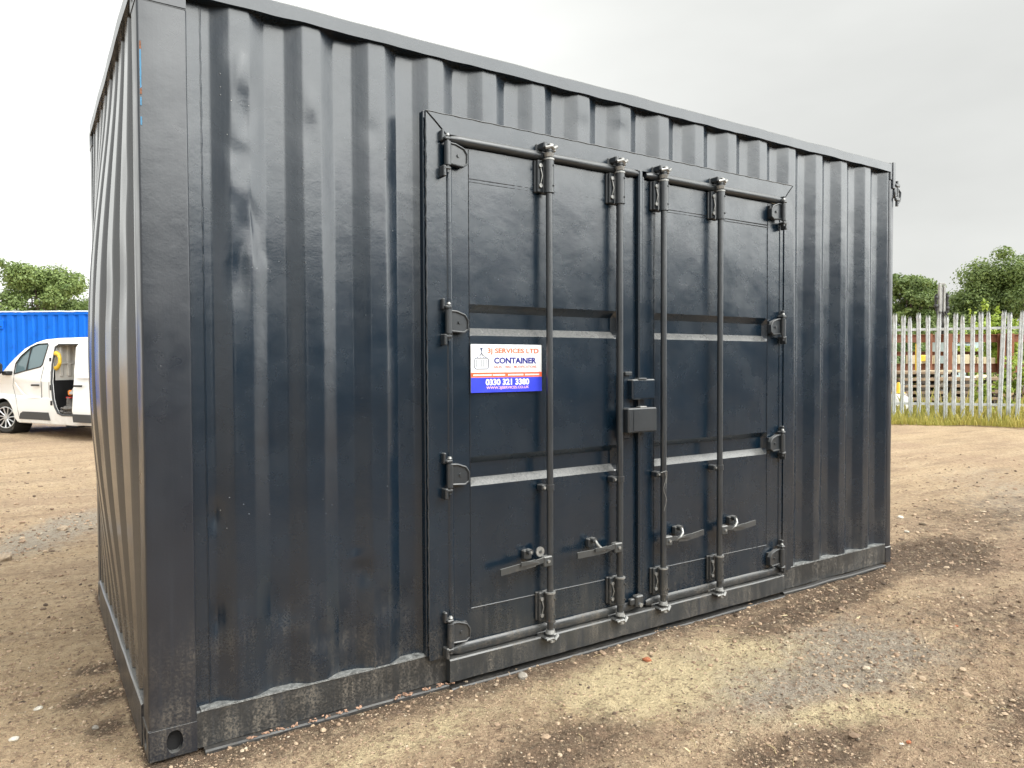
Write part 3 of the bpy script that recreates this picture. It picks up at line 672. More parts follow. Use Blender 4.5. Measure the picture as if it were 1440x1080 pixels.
# locking bars with cams, guides and handles
YB = -.062
def bar(xp, door, hx, hz, hdir, lev=0.):
    x = px2(xp, .062); t = MB(); zt, zb = 2.50, .125
    t.cyl((x, YB, zb), (x, YB, zt), .0165, n=16)
    for z0_, z1_ in ((pz2(2.315, .06), pz2(2.475, .06)), (pz2(.160, .06)+.01, pz2(.315, .06))):        # guide sleeves
        t.cyl((x, YB, z0_), (x, YB, z1_), .0245, n=18); t.cyl((x, YB, z1_-.004), (x, YB, z1_+.004), .027, n=18, mi=1); t.cyl((x, YB, z0_-.004), (x, YB, z0_+.003), .0265, n=18)
        t.bbox(x-.05, x-.016, -.040, -.010, z0_, z1_, .004); t.bbox(x-.058, x+.03, -.024, -.008, z0_, z1_, .004)
        for zc in (z0_+.03, z1_-.03): t.cyl((x-.040, -.052, zc), (x-.040, -.036, zc), .010, .007, n=10, mi=1); t.cyl((x+.012, YB-.028, zc), (x+.012, YB-.018, zc), .005, n=8)
        t.tube([(x-.036, -.044, z0_+.04), (x-.031, -.05, (z0_+z1_)/2), (x-.036, -.044, z1_-.04)], .003, 6, 1)
    zc = pz2(.846, .06)                                                                             # middle clamp
    t.bbox(x-.045, x-.012, -.060, -.012, zc-.016, zc+.014, .004); t.cyl((x, YB, zc-.014), (x, YB, zc+.014), .0225, n=14); t.cyl((x-.032, -.066, zc), (x-.032, -.056, zc), .007, n=8, mi=1)
    t.build('locking_bar', [M['gear'], M['bolt']], door, 35)
    # cam ends and their keepers on the frame
    for ze, s_ in ((zt+.008, 1), (zb-.012, -1)):
        t = MB()
        t.cyl((x, YB, ze-s_*.042), (x, YB, ze-s_*.024), .021, .026, n=14, mi=1); t.cyl((x, YB, ze-.014), (x, YB, ze+.014), .022, n=14)
        t.bbox(x-.040, x-.012, YB-.014, -.018, ze-.004, ze+.022*s_+.004 if s_ > 0 else ze+.010, .005)
        t.bbox(x+.010, x+.040, YB-.010, -.018, ze-.014, ze+.016, .006, mi=1)
        t.cyl((x-.030, YB-.012, ze-.002), (x+.004, YB-.026, ze+.006), .009, .007, n=8, mi=1); t.cyl((x+.006, YB-.028, ze-.006), (x+.034, YB-.014, ze+.010), .008, .010, n=8, mi=1)
        t.bbox(x-.014, x+.012, YB-.026, YB+.012, ze+.002*s_, ze+.02*s_, .004, mi=1) if s_ > 0 else t.bbox(x-.014, x+.012, YB-.026, YB+.012, ze-.02, ze-.002, .004, mi=1)
        t.bbox(x-.052, x+.050, -.028, -.014, ze-.030, ze+.026, .006)
        t.build('locking_cam', [M['gear'], M['bolt']], door, 35)
    # handle
    t = MB(); s_ = hdir; hz2 = pz2(hz, .07)
    X = lambda u: x+s_*u
    t.bbox(min(X(.0), X(.052)), max(X(.0), X(.052)), YB-.022, YB+.016, hz2-.028, hz2+.024, .005); t.cyl((X(.026), YB-.030, hz2), (X(.026), YB-.02, hz2), .008, n=10, mi=1)
    Ln = .27
    pts = [(X(.045), YB-.012, hz2+.008), (X(.10), YB-.016, hz2+.002), (X(.17), YB-.014, hz2-.004), (X(Ln+.03), YB-.016, hz2-.004+lev)]
    for i in range(3):
        p, q = Vector(pts[i]), Vector(pts[i+1]); h_ = (.012, .016, .015)[i]
        vs = [p+Vector((0, -.005, -h_)), p+Vector((0, -.005, h_)), p+Vector((0, .005, h_)), p+Vector((0, .005, -h_)), q+Vector((0, -.005, -h_)), q+Vector((0, -.005, h_)), q+Vector((0, .005, h_)), q+Vector((0, .005, -h_))]
        t.add(vs, [(0, 1, 5, 4), (1, 2, 6, 5), (2, 3, 7, 6), (3, 0, 4, 7), (0, 3, 2, 1), (4, 5, 6, 7)])
    t.prism([(X(a_), hz2+b_) for a_, b_ in (((.085, .006), (.19, .000), (.19, .020), (.15, .018)) if s_ > 0 else ((.085, .006), (.15, .018), (.19, .020), (.19, .000)))], YB-.030, YB-.022)
    # retainer catch above the lever
    xc = X(hx)
    t.bbox(xc-.022, xc+.022, -.04, -.008, hz2+.012, hz2+.058, .005)
    t.cyl((xc, -.064, hz2+.052), (xc, -.034, hz2+.052), .0145, n=14); t.cyl((xc, -.068, hz2+.052), (xc, -.062, hz2+.052), .006, n=8, mi=1)
    if hx == .115:                                                                                 # round disc swung up beside the first handle
        t.cyl((xc+.058, -.060, hz2+.046), (xc+.058, -.052, hz2+.046), .024, n=20, mi=1); t.cyl((xc+.058, -.063, hz2+.046), (xc+.058, -.058, hz2+.046), .008, n=10)
    else:
        t.tube([(xc, -.066, hz2+.05), (xc+s_*-.006, -.078, hz2+.03), (xc+s_*-.03, -.080, hz2+.006), (xc+s_*-.055, -.078, hz2-.002)], [.007, .008, .008, .004], 8, 1)
    t.build('door_handle', [M['handle'], M['bolt']], door, 35)
bar(1.832, D1, .115, .478, -1, -.010); bar(2.298, D1, .17, .481, -1, 0); bar(2.620, D2, .14, .466, 1, .016); bar(3.083, D2, .14, .468, 1, .014)

# lock box
t = MB(); lb = lambda xp: px2(xp, .06)
t.bbox(lb(2.335), lb(2.385), -.045, -.030, pz2(1.06, .03), pz2(1.42, .03), .004); t.bbox(lb(2.335), lb(2.385), -.062, -.044, pz2(1.40, .05), pz2(1.42, .05), .003, mi=1)
t.bbox(lb(2.365), lb(2.533), -.085, -.030, pz2(1.268, .08), pz2(1.378, .08), .006); t.bbox(lb(2.41), lb(2.47), -.087, -.05, pz2(1.378, .08)-.002, pz2(1.378, .08)+.007, .003, mi=1)
t.prism(rounded(lb(2.375), lb(2.52), pz2(1.278, .08), pz2(1.37, .08), .008), -.0865, -.084)
t.build('lock_housing', [M['door'], M['gear']], D2, 35)
t = MB(); xl, xr, zl, zh = px2(2.350, .09), px2(2.560, .09), pz2(1.088, .09), pz2(1.222, .09)
t.bbox(xl, xl+.205, -.100, -.038, zl, zh, .006); t.bbox(xl+.09, xl+.14, -.092, -.06, zh-.001, zh+.008, .003, mi=1)
t.prism([(xl+.035, zl+.010), (xl+.198, zl+.006), (xl+.198, zh-.012), (xl+.035, zh-.006)], -.1025, -.099)
t.build('lock_box', [M['gear'], M['bolt']], D2, 35)
# bottom latch lug beside the second bar
t = MB(); t.bbox(2.36, 2.415, -.062, -.024, .152, .215, .007); t.cyl((2.388, -.07, .165), (2.388, -.06, .165), .012, n=10, mi=1); t.bbox(2.33, 2.365, -.05, -.024, .165, .2, .005); t.build('latch_lug', [M['gear'], M['bolt']], D2, 35)
# frayed string on the third bar
t = MB(); xx = px2(2.62, .09); t.tube([(xx+.012+.010*math.sin(i*.9)+.004*i*.1, -.088, .875-i*.018) for i in range(13)], .0013, 5); t.tube([(xx-.01, -.08, .87), (xx+.02, -.092, .88), (xx+.03, -.085, .84), (xx+.022, -.086, .78)], .0014, 5)
tag(t.build('string', M['bolt']), 'frayed grey string tied round the third locking bar', 'string')
# red-brown grit lumps lying on the bottom flange
i0 = [(.42, .01), (.47, .012), (.52, .013), (.60, .011), (.66, .01), (.73, .012), (.80, .016), (.98, .018), (1.03, .014), (1.12, .016), (1.19, .018), (.36, .009), (1.245, .02)]

# ------------------------------------------------------------ sign on the left leaf
YS = -.0215
sgn = empty('company_sign', (1.366, YS, 1.331)); sgn.rotation_euler = (0, 0, 0)
tag(sgn, 'small white, orange and blue company sign with phone number on the left door', 'sign')
SW, SH = .402, .226
def smat(n, c): return simple(n, c, .35, 0, .03, 20)
M['s_white'] = smat('sign_white', (.86, .87, .88)); M['s_or'] = smat('sign_orange', (.85, .13, .05)); M['s_blue'] = smat('sign_blue', (.035, .055, .62)); M['s_navy'] = smat('sign_navy', (.015, .02, .22)); M['s_lred'] = smat('sign_light_red', (.75, .16, .12)); M['s_pink'] = smat('sign_pink', (.9, .55, .62)); M['s_grey'] = smat('sign_outline', (.03, .05, .12))
SX = lambda px: (px-475)/805*SW
SZ = lambda py: SH-(py-103)/552*SH
t = MB(); t.bbox(0, SW, .0, .0045, 0, SH, .001); t.build('sign_board', M['s_white'], sgn)
t = MB(); t.box(0, SW, -.0006, .001, SZ(482), SZ(425)); t.build('orange_band', M['s_or'], sgn)
t = MB(); t.box(0, SW, -.0007, .001, 0, SZ(484)); t.build('blue_band', M['s_blue'], sgn)
def text(body, x0, x1, z0, z1, mat, y, name='lettering', bold=.0):
    c = bpy.data.curves.new(name, 'FONT'); c.body = body; c.size = 1; c.extrude = .002; c.offset = bold; c.resolution_u = 3
    tmp = bpy.data.objects.new('tmp_text', c); COL.objects.link(tmp); bpy.context.view_layer.update()
    me = bpy.data.meshes.new_from_object(tmp.evaluated_get(bpy.context.evaluated_depsgraph_get())); bpy.data.objects.remove(tmp)
    co_ = np.array([v.co for v in me.vertices]); a, b_ = co_.min(0), co_.max(0)
    for v in me.vertices:
        v.co = (x0+(v.co.x-a[0])/(b_[0]-a[0])*(x1-x0), y-(v.co.z-a[2])*.08, z0+(v.co.y-a[1])/(b_[1]-a[1])*(z1-z0))
    me.materials.clear(); me.materials.append(mat); me.name = name
    o = bpy.data.objects.new(name, me); COL.objects.link(o); o.parent = sgn; return o
text('3J SERVICES LTD', SX(655), SX(1242), SZ(222), SZ(146), M['s_or'], -.0006, bold=.034)
text('CONTAINER', SX(726), SX(1215), SZ(326), SZ(252), M['s_navy'], -.0006, bold=.045)
text('SALES \u2022 HIRE \u2022 MODIFICATIONS', SX(725), SX(1216), SZ(378), SZ(346), M['s_lred'], -.0008, bold=.02)
text('0330 321 3380', SX(632), SX(1128), SZ(574), SZ(500), M['s_white'], -.0012, bold=.035)
text('WWW.3JSERVICES.CO.UK', SX(640), SX(1124), SZ(626), SZ(586), M['s_pink'], -.0012, bold=.012)
t = MB()
for a_, b_ in ((500, 700), (712, 850), (885, 1060), (1080, 1250)):
    x = a_
    while x < b_:
        w_ = random.uniform(7, 13); t.box(SX(x), SX(min(b_, x+w_)), -.0011, .0, SZ(464), SZ(446)); x += w_+3.5
t.build('small_print', M['s_white'], sgn)
t = MB(); yy = -.0009
ro_ = rounded(SX(515), SX(665), SZ(384), SZ(260), .009, 4)+[]; t.tube([(x, yy, z) for x, z in ro_+[ro_[0]]], .0019, 5)
for i in range(7): xx = SX(533+19*i); t.box(xx-.0013, xx+.0013, yy, 0, SZ(362), SZ(280))
t.tube([(SX(535), yy, SZ(260)), (SX(590), yy, SZ(205)), (SX(645), yy, SZ(260))], .0014, 5); t.tube([(SX(572), yy, SZ(260)), (SX(588), yy, SZ(205)), (SX(612), yy, SZ(260))], .0011, 5)
t.prism(rounded(SX(574), SX(602), SZ(164), SZ(144), .003, 3), yy-.0006, 0); t.box(SX(582), SX(594), yy, 0, SZ(185), SZ(160)); t.tube([(SX(590), yy, SZ(185)), (SX(583), yy, SZ(196)), (SX(592), yy, SZ(206)), (SX(598), yy, SZ(198))], .0018, 5)
t.build('hook_and_container_emblem', M['s_grey'], sgn)

# ------------------------------------------------------------ single stones and scraps near the camera
def rock(name, x, y, r, mat, label, cat='stone', flat=.6, seed=0, z=None):
    random.seed(seed+int(abs(x*100))); v, f = stone_base(0)
    import bmesh
    me = bpy.data.meshes.new(name); bm = bmesh.new(); bv = [bm.verts.new(p) for p in v]; [bm.faces.new([bv[i] for i in q_]) for q_ in f]
    bmesh.ops.subdivide_edges(bm, edges=bm.edges[:], cuts=1, use_grid_fill=True)
    for vv in bm.verts:
        k = 1+.28*noise.noise(vv.co*1.3+Vector((seed, x, y)))+.1*noise.noise(vv.co*4+Vector((seed, 0, 0))); vv.co = vv.co.normalized()*k
        vv.co = Vector((vv.co.x*r*1.2, vv.co.y*r*.9, vv.co.z*r*flat))
    bm.to_mesh(me); bm.free(); me.materials.append(mat)
    o = bpy.data.objects.new(name, me); COL.objects.link(o); o.location = (x, y, (gz(x, y) if z is None else z)+r*flat*.45); o.rotation_euler = (0, 0, random.uniform(0, 6)); tag(o, label, cat); return o
M['r_tan'] = simple('tan_stone', (.36, .28, .2), .9, 0, .3, 40, .6); M['r_red'] = simple('brick_crumb', (.42, .15, .07), .9, 0, .3, 40, .6); M['r_grey'] = simple('grey_stone', (.30, .27, .23), .9, 0, .3, 40, .6); M['r_pale'] = simple('pale_stone', (.6, .56, .48), .85, 0, .2, 40, .4); M['r_dark'] = simple('dark_clod', (.12, .09, .06), .95, 0, .3, 40, .8)
def G(px, py): p = ground_at(px, py); return p.x, p.y
for i, (px, py, r, mt, lab) in enumerate((
    (735, 948, .026, 'r_grey', 'grey brown stone lying just below the left door sill'),
    (697, 962, .010, 'r_tan', 'tiny tan stone beside the flange left of the door sill'),
    (910, 923, .020, 'r_red', 'flat red-brown brick flake on the yellow sawdust patch'),
    (1278, 1037, .010, 'r_red', 'orange brick crumb at the bottom right of the yard'),
    (1345, 877, .010, 'r_red', 'small orange crumb far right on brown dirt'),
    (1268, 1040, .009, 'r_pale', 'white pebble next to the orange brick crumb'),
    (1110, 989, .013, 'r_dark', 'dark round clod on the grey dirt in front of the doors'),
    (6, 783, .060, 'r_tan', 'brown lump of rock at the edge of the puddle'),
    (88, 744, .045, 'r_tan', 'brown lump of rock in the grey gravel beyond the puddle'),
    (20, 1034, .016, 'r_pale', 'pale flat stone at the lower left edge of the yard'),
    (54, 992, .016, 'r_pale', 'cream stone among crumbs left of the near corner post'),
    (134, 1020, .013, 'r_grey', 'light grey chip between small dark crumbs by the container end'),
    (1240, 600, .03, 'r_grey', 'dark stone on bare ground behind the far container corner'),
    (1297, 738, .028, 'r_dark', 'dark stone on tan dirt right of the container'),
    (1275, 750, .02, 'r_pale', 'whitish stone beside the dark stone right of the container'),
    (1266, 729, .03, 'r_pale', 'flat pale sliver right of the far container corner'),
    (655, 956, .012, 'r_tan', 'second small tan stone against the door sill corner'))):
    x, y = G(px, py)
    if px == 1240: continue
    rock('stone', x, y, r, M[mt], lab, seed=i)
for k, (x, r) in enumerate(i0):
    pass
fx = np.array([x+random.uniform(-.02, .02) for x, r in i0 for _ in range(9)]); fy = np.full(len(fx), -.0)+RNG.uniform(-.038, -.012, len(fx))
v_, f_ = stone_base(0); t = MB()
for x, y in zip(fx, fy):
    r = random.uniform(.002, .0085); a = random.uniform(0, 6)
    t.add([(x+(p[0]*math.cos(a)-p[1]*math.sin(a))*r, y+p[1]*r*.8, .005+p[2]*r*.6+r*.3) for p in v_*(1+RNG.uniform(-.2, .2, (12, 1)))], [tuple(q_) for q_ in f_])
tag(t.build('flange_grit', simple('red_grit', (.36, .22, .15), .9, 0, .4, 60)), 'reddish grit lying on the bottom flange under the side wall', 'grit', kind='stuff')
# straws and twigs
tw = MB(); random.seed(21)
for i in range(90):
    px, py = random.uniform(560, 1440), random.uniform(870, 1078); x, y = G(px, py)
    if y > -.08: continue
    a = random.uniform(0, 6.28); l_ = random.uniform(.015, .07); dx, dy = math.cos(a)*l_, math.sin(a)*l_; cvx, cvy = random.uniform(-.3, .3)*dy, random.uniform(-.3, .3)*dx
    tw.tube([(x, y, gz(x, y)+.003), (x+dx*.5+cvx, y+dy*.5+cvy, gz(x+dx*.5, y+dy*.5)+.006), (x+dx, y+dy, gz(x+dx, y+dy)+.003)], random.uniform(.0006, .0014), 4, random.choice((0, 0, 1)))
tag(tw.build('straw_litter', [simple('straw', (.5, .4, .22), .8), simple('twig', (.1, .07, .05), .9)]), 'thin straws and twigs strewn over the dirt before the doors', 'litter', kind='stuff')
def splinter(px, py, l_, a, mat, label):
    x, y = G(px, py); t = MB(); z = gz(x, y)+.004
    t.prism([(0, -.004), (l_, -.0015), (l_*.97, .003), (0, .005)], 0, .004, M=Matrix.Translation((x, y, z)) @ Matrix.Rotation(a, 4, 'Z') @ Matrix.Rotation(R(-90), 4, 'X')); tag(t.build('wood_splinter', mat), label, 'splinter')
M['wood'] = simple('pale_wood', (.6, .5, .3), .8, 0, .2, 30)
splinter(1330, 994, .10, 2.4, M['wood'], 'pale pointed wood splinter at the lower right'); splinter(1205, 866, .05, .2, M['wood'], 'short pale splinter on the brown dirt right of the doors'); splinter(1095, 865, .06, -.3, M['wood'], 'light wood chip on the ground below the right door'); splinter(970, 1048, .03, 1.4, M['wood'], 'tiny pale wood chip at the bottom middle of the photo')

# ------------------------------------------------------------ other containers
def plain_container(name, paintm, length, Hh=2.896, doors=False, rib=.278):
    root = empty(name); W = 2.438
    def corr(L_, flip):
        t = MB(); xs = []
        x = .09
        while x < L_-.09: xs += [(x, 0), (x+.070, 0), (x+.105, 1), (x+.175, 1), (x+.21, 0)]; x += rib
        xs = [(min(a, L_-.09), d) for a, d in xs]+[(L_-.08, 0)]
        vs = [(a, .012+.036*d, z) for z in (.14, Hh-.06) for a, d in xs]; n = len(xs)
        t.add(vs, [(i, i+1, n+i+1, n+i) for i in range(n-1)]); return t
    for k in (0, 1):
        t = corr(length, k)
        if k: t.v = [(x, W-y, z) for x, y, z in t.v]
        t.build('side_panel', paintm, root, fix=False)
        t = corr(W, k); t.v = [(y if k == 0 else length-y, x, z) for x, y, z in t.v]; t.build('end_panel', paintm, root, fix=False)
        for z0_, z1_, nm in ((0, .15, 'bottom_rail'), (Hh-.075, Hh, 'top_rail')):
            t = MB(); t.box(.1, length-.1, k*(W-.06), k*(W-.06)+.06, z0_, z1_); t.build(nm, paintm, root)
            t = MB(); t.box(k*(length-.06), k*(length-.06)+.06, .1, W-.1, z0_, z1_); t.build(nm, paintm, root)
    for x in (0, length-.16):
        for y in (0, W-.16):
            t = MB(); t.box(x, x+.16, y, y+.16, .118, Hh-.118); t.build('corner_post', paintm, root)
            casting(x-.003, y-.003, 0, parent=root, mat=paintm, sx=.166, sy_=.166); casting(x-.003, y-.003, Hh-.118, parent=root, mat=paintm, sx=.166, sy_=.166)
    t = MB(); t.box(.06, length-.06, .06, W-.06, Hh-.03, Hh-.01); t.build('roof', paintm, root)
    return root
M['blue'] = simple('bright_blue_paint', (.003, .12, .56), .6, 0, .10, 1.2, .05, .2, dirt=((.002, .035, .2), .4))
bc = plain_container('shipping_container', M['blue'], 12.19)
a2 = -YAW-.04; p0 = at(-330, 512, 19.8); bc.location = (p0.x, p0.y, 0); bc.rotation_euler = (0, 0, a2)
tag(bc, 'bright blue ribbed container standing behind the white van', 'shipping container')
# white dusty roof line on top of the blue container, and vent boxes
t = MB(); wavy_bar(t, .0, 12.19, -.012, .05, 2.892, 2.925, 200, .012); t.build('roof_edge', simple('chalky_white', (.62, .66, .7), .8), bc)
for xx in (3.62, 4.98, 6.4):
    t = MB(); t.bbox(xx, xx+.2, -.035, .02, 2.45, 2.68, .01); t.box(xx+.02, xx+.18, -.04, -.03, 2.5, 2.52, 1); t.build('vent', [M['blue'], M['dark']], bc)
# dark containers stacked beyond the camera: what the glossy paint mirrors
M['dkA'] = simple('navy_paint', (.02, .03, .06), .5); M['dkB'] = simple('dark_green_paint', (.02, .035, .03), .5)
c1 = plain_container('shipping_container', M['dkA'], 12.19); c2 = plain_container('shipping_container', M['dkB'], 12.19)
tag(c1, 'navy container in the stack across the yard, behind the photographer', 'shipping container', 'stacked containers across the yard')
tag(c2, 'dark green container in the stack across the yard, behind the photographer', 'shipping container', 'stacked containers across the yard')
YR = -19.5
c1.location = (-12, YR, 0); c2.location = (1, YR, 0)
k = copy_tree(c1); k.location = (1.4, YR+.1, 2.9); k['label'] = 'navy container on top of the dark green one across the yard'
k = copy_tree(c2); k.location = (-11.6, YR, 2.9); k['label'] = 'dark green container on top of the navy one across the yard'
k = copy_tree(c1); k.location = (14, YR+1, 0); k['label'] = 'navy container at the end of the row across the yard'
k = copy_tree(c2); k.location = (14.3, YR+1, 2.9); k['label'] = 'dark green container on the end stack across the yard'
k = copy_tree(c1); k.location = (27, YR+2, 0); k['label'] = 'last navy container at ground level across the yard'
k = copy_tree(c2); k.location = (27.2, YR+2, 2.9); k['label'] = 'last dark green container stacked up across the yard'

# ------------------------------------------------------------ white van
A = .5
van = empty('panel_van', (-.80, 16.6, 0), -YAW-A)
tag(van, 'white panel van with its sliding side door open beside the blue container', 'van')
def white_mat():
    m_, nt, N, L, b = nodes('white_van_paint'); b.inputs['Base Color'].default_value = (.78, .79, .78, 1); b.inputs['Roughness'].default_value = .3
    b.inputs['Coat Weight'].default_value = .5; b.inputs['Coat Roughness'].default_value = .08
    g = N.new('ShaderNodeTexCoord').outputs['Object']; s2 = N.new('ShaderNodeSeparateXYZ'); L.new(g, s2.inputs[0])
    f = math_n(N, L, 'MULTIPLY', rng_n(N, L, s2.outputs[2], .6, .25, 0, .4, True), rng_n(N, L, noise_n(N, L, g, 5, 5), .35, .7))
    L.new(mix_n(N, L, f, (.88, .89, .89), (.50, .44, .36)), b.inputs['Base Color']); return m_
M['van'] = white_mat(); M['trim'] = simple('grey_plastic', (.055, .058, .062), .6, 0, .15, 8); M['rubber'] = simple('tyre_rubber', (.035, .033, .03), .85, 0, .2, 12, .2, dirt=((.16, .13, .1), .6)); M['lining'] = simple('cargo_lining', (.62, .60, .56), .6, 0, .1, 4); M['black'] = simple('black_trim', (.012, .012, .013), .5)
M['alloy'] = simple('silver_wheel', (.62, .63, .64), .35, .6, .05); M['yellow'] = simple('yellow_plastic', (.75, .5, .04), .5)
m_, nt, N, L, b = nodes('window_glass'); b.inputs['Base Color'].default_value = (.16, .24, .27, 1); b.inputs['Roughness'].default_value = .04; b.inputs['Transmission Weight'].default_value = .25; b.inputs['IOR'].default_value = 1.5
M['glass'] = m_
def inset(u, z):
    v = 0.
    if z > 1.15: v += (z-1.15)*.14+max(0, z-1.75)**2*1.6
    if z < .55: v += (.55-z)*.12
    if u < -.2: v += (.2+u)**2*.42
    if u > 4.1: v += (u-4.1)**2*.5
    return v
def arch(uc, r, n=14, a0=180, a1=0): return [(uc+r*math.cos(R(a0+(a1-a0)*i/n)), .36+r*math.sin(R(a0+(a1-a0)*i/n))) for i in range(n+1)]
outl = [(-.92, .30), (-.42, .28)]+arch(0, .41)+[(.5, .27), (3.18, .27)]+arch(3.62, .41)+[(4.07, .28), (4.42, .36), (4.46, .9), (4.45, 1.7), (4.38, 1.98), (4.2, 2.035), (2.6, 2.05), (1.7, 2.05), (1.24, 2.03), (1.0, 1.97), (.71, 1.84), (.40, 1.65), (.22, 1.53), (.02, 1.38), (-.15, 1.27), (-.5, 1.17), (-.78, 1.04), (-.90, .88), (-.97, .62), (-.96, .42)]
winF = [(.44, 1.30), (.80, 1.36), (1.40, 1.45), (1.47, 1.50), (1.53, 1.90), (1.46, 1.94), (1.12, 1.935), (.92, 1.87), (.62, 1.68), (.46, 1.53)]
opening = [(1.97, .62), (2.06, .50), (2.2, .46), (3.0, .46), (3.0, 1.90), (1.90, 1.91), (1.82, 1.86), (1.82, 1.5), (1.86, 1.14), (1.90, .8)]
WV = 1.90
g = lambda x, y, z: (x, (inset(x, z)+y if y < .5 else WV-inset(x, z)-(WV-y)), z)
t = MB(); t.prism(outl, 0, .035, [winF, opening], f=g)
t.prism(outl, WV-.035, WV, [winF], f=g)
# skin across the top, nose and tail
top = outl[-22:]+[outl[0]]
vs = []; ks = [0, .08, .25, .5, .75, .92, 1]
for u, z in top:
    i_ = inset(u, z); nose = .0
    for s_ in ks:
        y = i_+(WV-2*i_)*s_; c = math.sin(math.pi*s_); du = -.10*c*max(0, min(1, (1.2-u)/1.2)) if u < 1.2 else (.04*c if u > 4.3 else 0); dz = .035*c*max(0, min(1, (z-1)/.6))
        vs.append((u+du, y, z+dz))
n = len(ks); t.add(vs, [(i*n+j, i*n+j+1, (i+1)*n+j+1, (i+1)*n+j) for i in range(len(top)-1) for j in range(n-1)])
t.box(.5, 2.64, .06, WV-.06, .25, .30)
body = t.build('van_body', M['van'], van, 35, fix=True)
# windscreen sheet on the nose
ws = [(.90, 1.925), (.62, 1.78), (.36, 1.62), (.14, 1.465)]; vs = []
for u, z in ws:
    for s_ in (.06, .25, .5, .75, .94):
        i_ = inset(u, z); c = math.sin(math.pi*s_); vs.append((u-.10*c*max(0, (1.2-u)/1.2)-.006, i_+(WV-2*i_)*s_, z+.035*c*max(0, min(1, (z-1)/.6))+.008))
t = MB(); t.add(vs, [(i*5+j, i*5+j+1, (i+1)*5+j+1, (i+1)*5+j) for i in range(3) for j in range(4)]); t.build('windscreen', M['glass'], van, 60)
for yv in (0, 1):
    t = MB(); t.prism(winF, .014, .020, f=(g if yv == 0 else lambda x, y, z: (x, WV-inset(x, z)-y, z))); wn = t.build('side_window', M['glass'], van)
    t = MB(); t.tube([g(x, -.004, z) if yv == 0 else (x, WV+.004-inset(x, z), z) for x, z in winF+[winF[0]]], .013, 6)
    pp = [(.885, 1.37), (.93, 1.88)]; t.tube([g(x, -.002, z) if yv == 0 else (x, WV+.002-inset(x, z), z) for x, z in pp], .014, 6); t.build('window_frame', M['black'], wn)
# front door outline groove, handle, trims
t = MB(); dl = [(.44, 1.30), (.42, 1.05), (.52, .80), (.58, .50), (.60, .34)]; t.tube([g(x, -.001, z) for x, z in dl], .005, 5); t.build('door_seam', M['trim'], van); t = MB(); t.tube([g(x, -.001, z) for x, z in [(1.56, 1.96), (1.52, 1.45), (1.47, 1.2), (1.46, .34)]], .006, 5); t.build('door_seam', M['trim'], van)
t = MB(); t.tube([g(x, -.001, z) for x, z in [(1.84, 1.96), (1.80, 1.4), (1.76, 1.1), (1.74, .34)]], .004, 5); t.build('door_seam', M['trim'], van); t = MB(); t.tube([g(x, -.001, z) for x, z in opening+[opening[0]]], .022, 6); t.build('door_opening_seal', M['trim'], van)
t = MB(); t.add([], []); 
for c_, r_ in (((1.90, 1.02), .035), ((1.905, .70), .03), ((1.78, 1.60), .025)):
    p = g(c_[0]-.06, -.01, c_[1]); t.bbox(p[0]-r_, p[0]+r_, p[1]-.006, p[1]+.02, p[2]-r_*1.6, p[2]+r_*1.6, .008)
t.build('door_catch', M['black'], van)
t = MB(); p = g(1.28, -.03, 1.07); t.bbox(1.14, 1.42, p[1], p[1]+.03, 1.045, 1.085, .01); t.build('door_handle', M['black'], van)
t = MB(); t.prism([(.60, .335), (1.75, .335), (1.72, .50), (.78, .50), (.66, .45)], -.012, .004, f=g); t.build('side_trim', M['trim'], van)
t = MB(); t.prism([(.18, .30), (-.95, .40), (-.97, .62), (-.5, .66), (-.42, .38)][::-1] if False else [(-.95, .31), (-.46, .30), (-.46, .60), (-.96, .66)], -.014, .004, f=g); t.build('bumper_side', M['trim'], van)
# crease lines pressed in the door
t = MB(); t.tube([g(x, -.002, z) for x, z in [(.50, 1.12), (.66, .98), (.86, .85), (1.1, .80), (1.45, .79)]], [.004, .010, .012, .010, .004], 6); t.build('door_crease', M['van'], van, 60)
# slid door panel
sdo = rounded(2.68, 3.80, .46, 1.93, .10, 4)
t = MB(); t.prism(sdo, -.075, -.040, f=g); t.prism(rounded(2.74, 3.68, 1.22, 1.84, .16, 5), -.081, -.076, f=g); sdr = t.build('sliding_door', M['van'], van, 35)
t = MB(); p = g(2.9, -.11, 1.07); t.bbox(2.78, 3.06, p[1], p[1]+.03, 1.045, 1.085, .01); t.build('door_handle', M['black'], sdr)
t = MB(); t.prism([(2.69, .335), (3.79, .335), (3.79, .50), (2.69, .50)], -.088, -.04, f=g); t.build('side_trim', M['trim'], sdr)
# mirror
t = MB(); t.bbox(.00, .20, -.28, -.07, 1.30, 1.54, .04); t.bbox(.16, .36, -.10, .05, 1.27, 1.36, .02); t.build('wing_mirror', M['black'], van, 40)
# cargo bay
t = MB(); t.box(1.80, 4.0, .04, WV-.05, .44, .47); t.box(1.78, 1.80, .12, WV-.12, 1.17, 1.95); [t.bbox(1.79, 1.83, y_, y_+.07, 1.25, 1.88, .01) for y_ in (.20, .36, .5, .85, 1.2, 1.5)]; t.bbox(1.79, 1.835, .2, 1.7, 1.5, 1.54, .01); t.box(1.80, 4.0, WV-.10, WV-.085, 1.18, 1.95)
for x in (2.2, 2.75, 3.3): t.bbox(x, x+.09, WV-.14, WV-.1, 1.2, 1.92, .01)
t.bbox(1.82, 3.9, WV-.135, WV-.1, 1.50, 1.56, .01); t.box(1.80, 4.0, .2, WV-.2, 1.96, 1.975); t.build('cargo_lining', M['lining'], van)
t = MB(); t.box(1.803, 4.0, WV-.16, WV-.14, .47, 1.17); t.box(1.78, 1.83, .08, WV-.16, .47, 1.17); t.box(1.85, 3.9, .9, WV-.2, .471, .9); t.build('bulkhead_board', M['black'], van)
